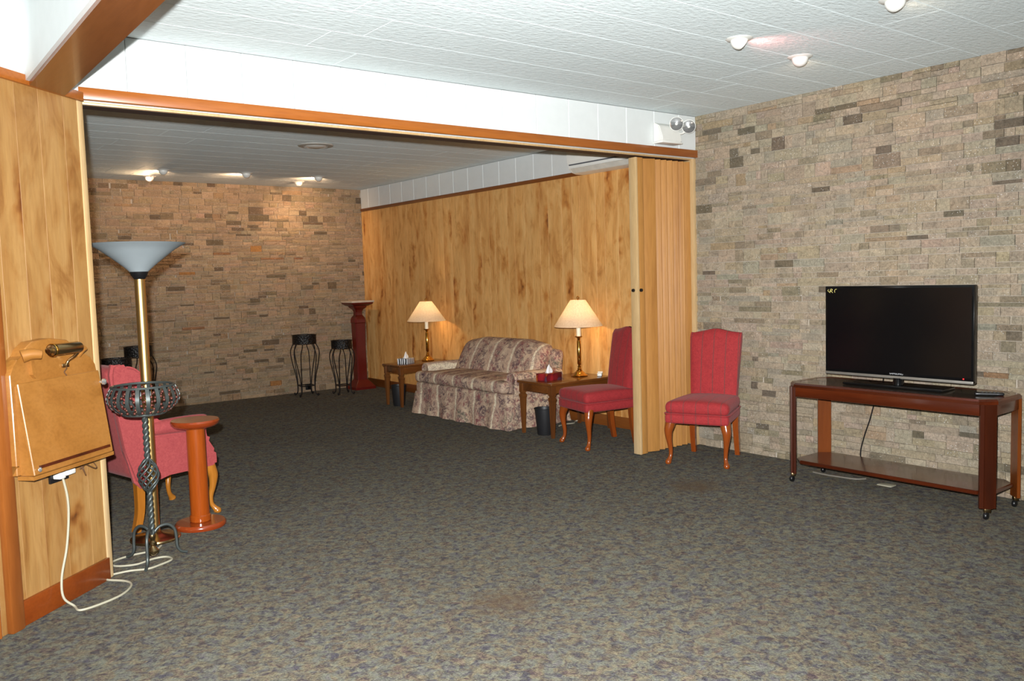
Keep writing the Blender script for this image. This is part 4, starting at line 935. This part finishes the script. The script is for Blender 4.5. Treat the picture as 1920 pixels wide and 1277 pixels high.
for k in range(NR):
    a = 2 * PI * (k + 0.5) / NR
    for q in range(6):
        f = 0.12 + q * 0.145; r = bowl(f) - 0.002; aa = a + (0.045 if q % 2 else -0.045)
        bmesh.ops.create_icosphere(bm, subdivisions=1, radius=0.0078, matrix=Matrix.Translation((r * math.cos(aa), r * math.sin(aa), zb_ + (zt - zb_) * f)))
bo = obj('basket_beads', bm, M['bead'], bs, ang=80); bo['kind'] = 'stuff'
def twist(bm, z0, z1, r, turns, strand=2, rs=0.007):
    for s in range(strand):
        tube(bm, [(r * math.cos(2 * PI * (turns * q / 60 + s / strand)), r * math.sin(2 * PI * (turns * q / 60 + s / strand)), z0 + (z1 - z0) * q / 60) for q in range(61)], rs, 8)
bm = B(); twist(bm, 0.49, 0.715, 0.006, 4, 2, 0.0085); obj('upper_twist_rod', bm, M['pewter'], bs, ang=70)
bm = B(); twist(bm, 0.12, 0.345, 0.006, 4, 2, 0.0085); obj('lower_twist_rod', bm, M['pewter'], bs, ang=70)
for s in range(8):
    bm = B(); tube(bm, [((0.006 + 0.040 * math.sin(PI * q / 24) ** 0.8) * math.cos(2 * PI * (s / 8 + 0.55 * q / 24)), (0.006 + 0.040 * math.sin(PI * q / 24) ** 0.8) * math.sin(2 * PI * (s / 8 + 0.55 * q / 24)), 0.338 + 0.16 * q / 24) for q in range(25)], 0.0048, 6); obj('cage_wire', bm, M['pewter'], bs, ang=70)
for k in range(3):
    a = 2 * PI * k / 3 - 0.25
    p = [(0.008, 0.135), (0.035, 0.160), (0.075, 0.163), (0.105, 0.135), (0.113, 0.085), (0.115, 0.045), (0.132, 0.018), (0.160, 0.007)]
    bm = B(); tube(bm, spl([(r * math.cos(a), r * math.sin(a), z) for r, z in p], 5), 0.0075, 8); obj('leg', bm, M['pewter'], bs, ang=70)
bm = B(); lathe(bm, [(0.0, 0.025), (0.012, 0.027), (0.026, 0.040), (0.027, 0.052), (0.014, 0.066), (0.010, 0.074), (0.018, 0.082), (0.018, 0.092), (0.010, 0.100), (0.014, 0.112), (0.016, 0.124), (0.010, 0.138), (0.0, 0.140)], 24); obj('finial', bm, M['old_brass'], bs)

# ------------------------------------------------------------------ television cart
ct = thing('tv_cart', 'dark cherry console cart on casters carrying the television', 'cart', (-0.315, -1.70, 0))
hx, hy, tz = 0.205, 0.600, 0.615
def octo(ix, iy, z, c): return [(ix, iy - c, z), (ix - c, iy, z), (-ix + c, iy, z), (-ix, iy - c, z), (-ix, -iy + c, z), (-ix + c, -iy, z), (ix - c, -iy, z), (ix, -iy + c, z)]
bm = B(); loft(bm, [octo(hx - 0.045, hy - 0.045, tz - 0.012, 0.05), octo(hx - 0.010, hy - 0.010, tz - 0.018, 0.062), octo(hx, hy, tz - 0.026, 0.065), octo(hx, hy, tz - 0.010, 0.065), octo(hx - 0.008, hy - 0.008, tz, 0.063), octo(hx - 0.045, hy - 0.045, tz, 0.05), octo(hx - 0.045, hy - 0.045, tz - 0.012, 0.05)], cap=False); obj('top_frame', bm, M['cart_wood'], ct, ang=25)
bm = B(); loft(bm, [octo(hx - 0.046, hy - 0.046, tz - 0.012, 0.05), octo(hx - 0.046, hy - 0.046, tz - 0.001, 0.05)]); obj('glass_panel', bm, M['glass_top'], ct, smooth=False)
for a in (-1, 1):
    qbox('apron', (a * (hx - 0.022) - 0.010, a * (hx - 0.022) + 0.010, -hy + 0.06, hy - 0.06, tz - 0.085, tz - 0.024), M['cart_wood'], ct, bev=0.002)
    qbox('apron', (-hx + 0.06, hx - 0.06, a * (hy - 0.022) - 0.010, a * (hy - 0.022) + 0.010, tz - 0.085, tz - 0.024), M['cart_wood'], ct, bev=0.002)
bm = B(); loft(bm, [octo(hx - 0.035, hy - 0.03, 0.115, 0.06), octo(hx - 0.030, hy - 0.025, 0.120, 0.06), octo(hx - 0.030, hy - 0.025, 0.134, 0.06), octo(hx - 0.035, hy - 0.03, 0.138, 0.06)]); obj('lower_shelf', bm, M['cart_wood'], ct, ang=25)
for sx in (-1, 1):
    for sy in (-1, 1):
        cx_, cy_ = sx * (hx - 0.035), sy * (hy - 0.035); n_ = Vector((sx, sy, 0)).normalized(); tt = Vector((-n_.y, n_.x, 0))
        Mx = Matrix(((tt.x, n_.x, 0, cx_), (tt.y, n_.y, 0, cy_), (0, 0, 1, 0), (0, 0, 0, 1)))
        bm = B(); ou = [(-0.040, -0.010), (-0.040, 0.006), (-0.022, 0.008), (-0.020, 0.016), (0.020, 0.016), (0.022, 0.008), (0.040, 0.006), (0.040, -0.010)]
        prism(bm, ou, lambda x, y: Mx @ Vector((x, y, 0.055)), lambda x, y: Mx @ Vector((x, y, tz - 0.026))); lg = obj('leg', bm, M['cart_leg'] if sx < 0 else M['cart_leg_lit'], ct, ang=20)
        bm = B(); box(bm, -0.016, 0.016, -0.012, 0.012, 0.034, 0.056, M=Mx, bev=0.003); lathe(bm, [(0.006, 0.030), (0.006, 0.056)], 10, c=(cx_, cy_, 0)); cs = obj('caster_fork', bm, M['old_brass'], ct)
        bm = B(); lathe(bm, [(0.0, -0.009), (0.016, -0.009), (0.019, -0.005), (0.019, 0.005), (0.016, 0.009), (0.0, 0.009)], 24, c=(cx_ - 0.012, cy_, 0.019), M=Matrix.Rotation(PI / 2, 4, 'X')); obj('caster_wheel', bm, M['black_plastic'], cs)

tv = thing('television', 'black flat television with grey lower edge on the cart', 'television', (-0.318, -1.693, tz + 0.0005))
zt0, zt1, hw = 0.050, 0.577, 0.432
bm = B(); box(bm, -0.014, 0.024, -hw, hw, zt0, zt1, bev=0.004); obj('bezel', bm, M['gloss_black'], tv)
bm = B(); box(bm, 0.020, 0.055, -hw + 0.06, hw - 0.06, zt0 + 0.05, zt1 - 0.06, bev=0.012); obj('rear_housing', bm, M['black_plastic'], tv)
bm = B(); box(bm, -0.0152, -0.0135, -hw + 0.012, hw - 0.012, zt0 + 0.030, zt1 - 0.014); obj('screen', bm, M['screen'], tv, smooth=False)
bm = B(); box(bm, -0.018, 0.010, -hw + 0.001, hw - 0.001, zt0 - 0.002, zt0 + 0.014, bev=0.003); obj('lower_edge', bm, M['silver'], tv)
bm = B(); lathe(bm, [(0.030, 0.010), (0.028, 0.030), (0.028, 0.052), (0.0, 0.052)], 28, c=(0.0, -0.016, 0)); obj('neck', bm, M['gloss_black'], tv)
bm = B(); box(bm, -0.075, 0.085, -0.295, 0.285, 0.0, 0.014, bev=0.006); obj('stand_base', bm, M['gloss_black'], tv)
bm = B(); box(bm, -0.0185, -0.0165, -0.385, -0.379, zt0 + 0.022, zt0 + 0.027); obj('standby_light', bm, M['led'], tv)
def text(name, body, size, loc, rot, mat, parent, ext=0.0005):
    cu = bpy.data.curves.new(name, 'FONT'); cu.body = body; cu.size = size; cu.align_x = 'CENTER'; cu.align_y = 'CENTER'; cu.extrude = ext
    o = bpy.data.objects.new(name + '_c', cu); COL.objects.link(o); bpy.context.view_layer.update()
    me = bpy.data.meshes.new_from_object(o.evaluated_get(bpy.context.evaluated_depsgraph_get())); bpy.data.objects.remove(o)
    me.materials.clear(); me.materials.append(mat); q = bpy.data.objects.new(name, me); COL.objects.link(q); q.parent = parent; q.location = loc; q.rotation_euler = rot; return q
text('maker_logo', 'SAMSUNG', 0.0150, (-0.0146, -0.012, zt0 + 0.026), (PI / 2, 0, -PI / 2), M['logo'], tv).scale = (1.15, 1, 1)
# hand-drawn yellow marks on the top corner of the screen
def mk(y, z): return (-0.0156, hw - y, zt1 - z)
strokes = [[(0.024, 0.020), (0.018, 0.026), (0.024, 0.033), (0.030, 0.036)], [(0.036, 0.018), (0.033, 0.030), (0.031, 0.040)], [(0.036, 0.018), (0.045, 0.018), (0.047, 0.024), (0.036, 0.029), (0.043, 0.033), (0.050, 0.040)], [(0.076, 0.018), (0.066, 0.021), (0.062, 0.028), (0.064, 0.038)]]
for s in strokes:
    bm = B(); tube(bm, spl([mk(*q) for q in s], 5), 0.0016, 6); obj('marker_stroke', bm, M['yellow_mark'], tv)
rm = thing('remote_control', 'black remote control on the right end of the cart', 'remote', (-0.335, -2.205, tz + 0.0005), 0.5)
bm = B(); rcube(bm, (0.022, 0.068, 0.008), 0.007, (2, 6, 1), (0, 0, 0.008)); obj('body', bm, M['black_plastic'], rm)
bm = B()
for i in range(3):
    for j in range(5): box(bm, -0.015 + i * 0.011, -0.007 + i * 0.011, -0.045 + j * 0.018, -0.036 + j * 0.018, 0.0155, 0.0175)
ko = obj('keypad', bm, M['basket_plastic'], rm, smooth=False); ko['kind'] = 'stuff'
bm = B(); tube(bm, spl([(-0.20, -1.52, 0.66), (-0.075, -1.49, 0.63), (-0.045, -1.455, 0.56), (-0.04, -1.41, 0.45), (-0.04, -1.385, 0.36), (-0.04, -1.345, 0.24), (-0.04, -1.322, 0.14), (-0.04, -1.33, 0.05), (-0.05, -1.34, 0.008)], 6), 0.0038, 8); tag(obj('hanging_cord', bm, M['black_plastic']), 'black cord hanging behind the television cart', 'cord')
bm = B(); box(bm, -0.225, -0.165, -1.62, -1.53, 0.0005, 0.006, bev=0.002); tag(obj('paper_card', bm, M['cable']), 'white card lying on the carpet under the cart', 'card')
bm = B(); tube(bm, spl([(-0.215, -1.10, 0.006), (-0.225, -1.2, 0.006), (-0.215, -1.3, 0.006), (-0.20, -1.38, 0.006), (-0.15, -1.42, 0.006)], 6), 0.005, 8); tag(obj('grey_cord', bm, M['dull_cord']), 'pale cord lying on the carpet under the cart', 'cord')
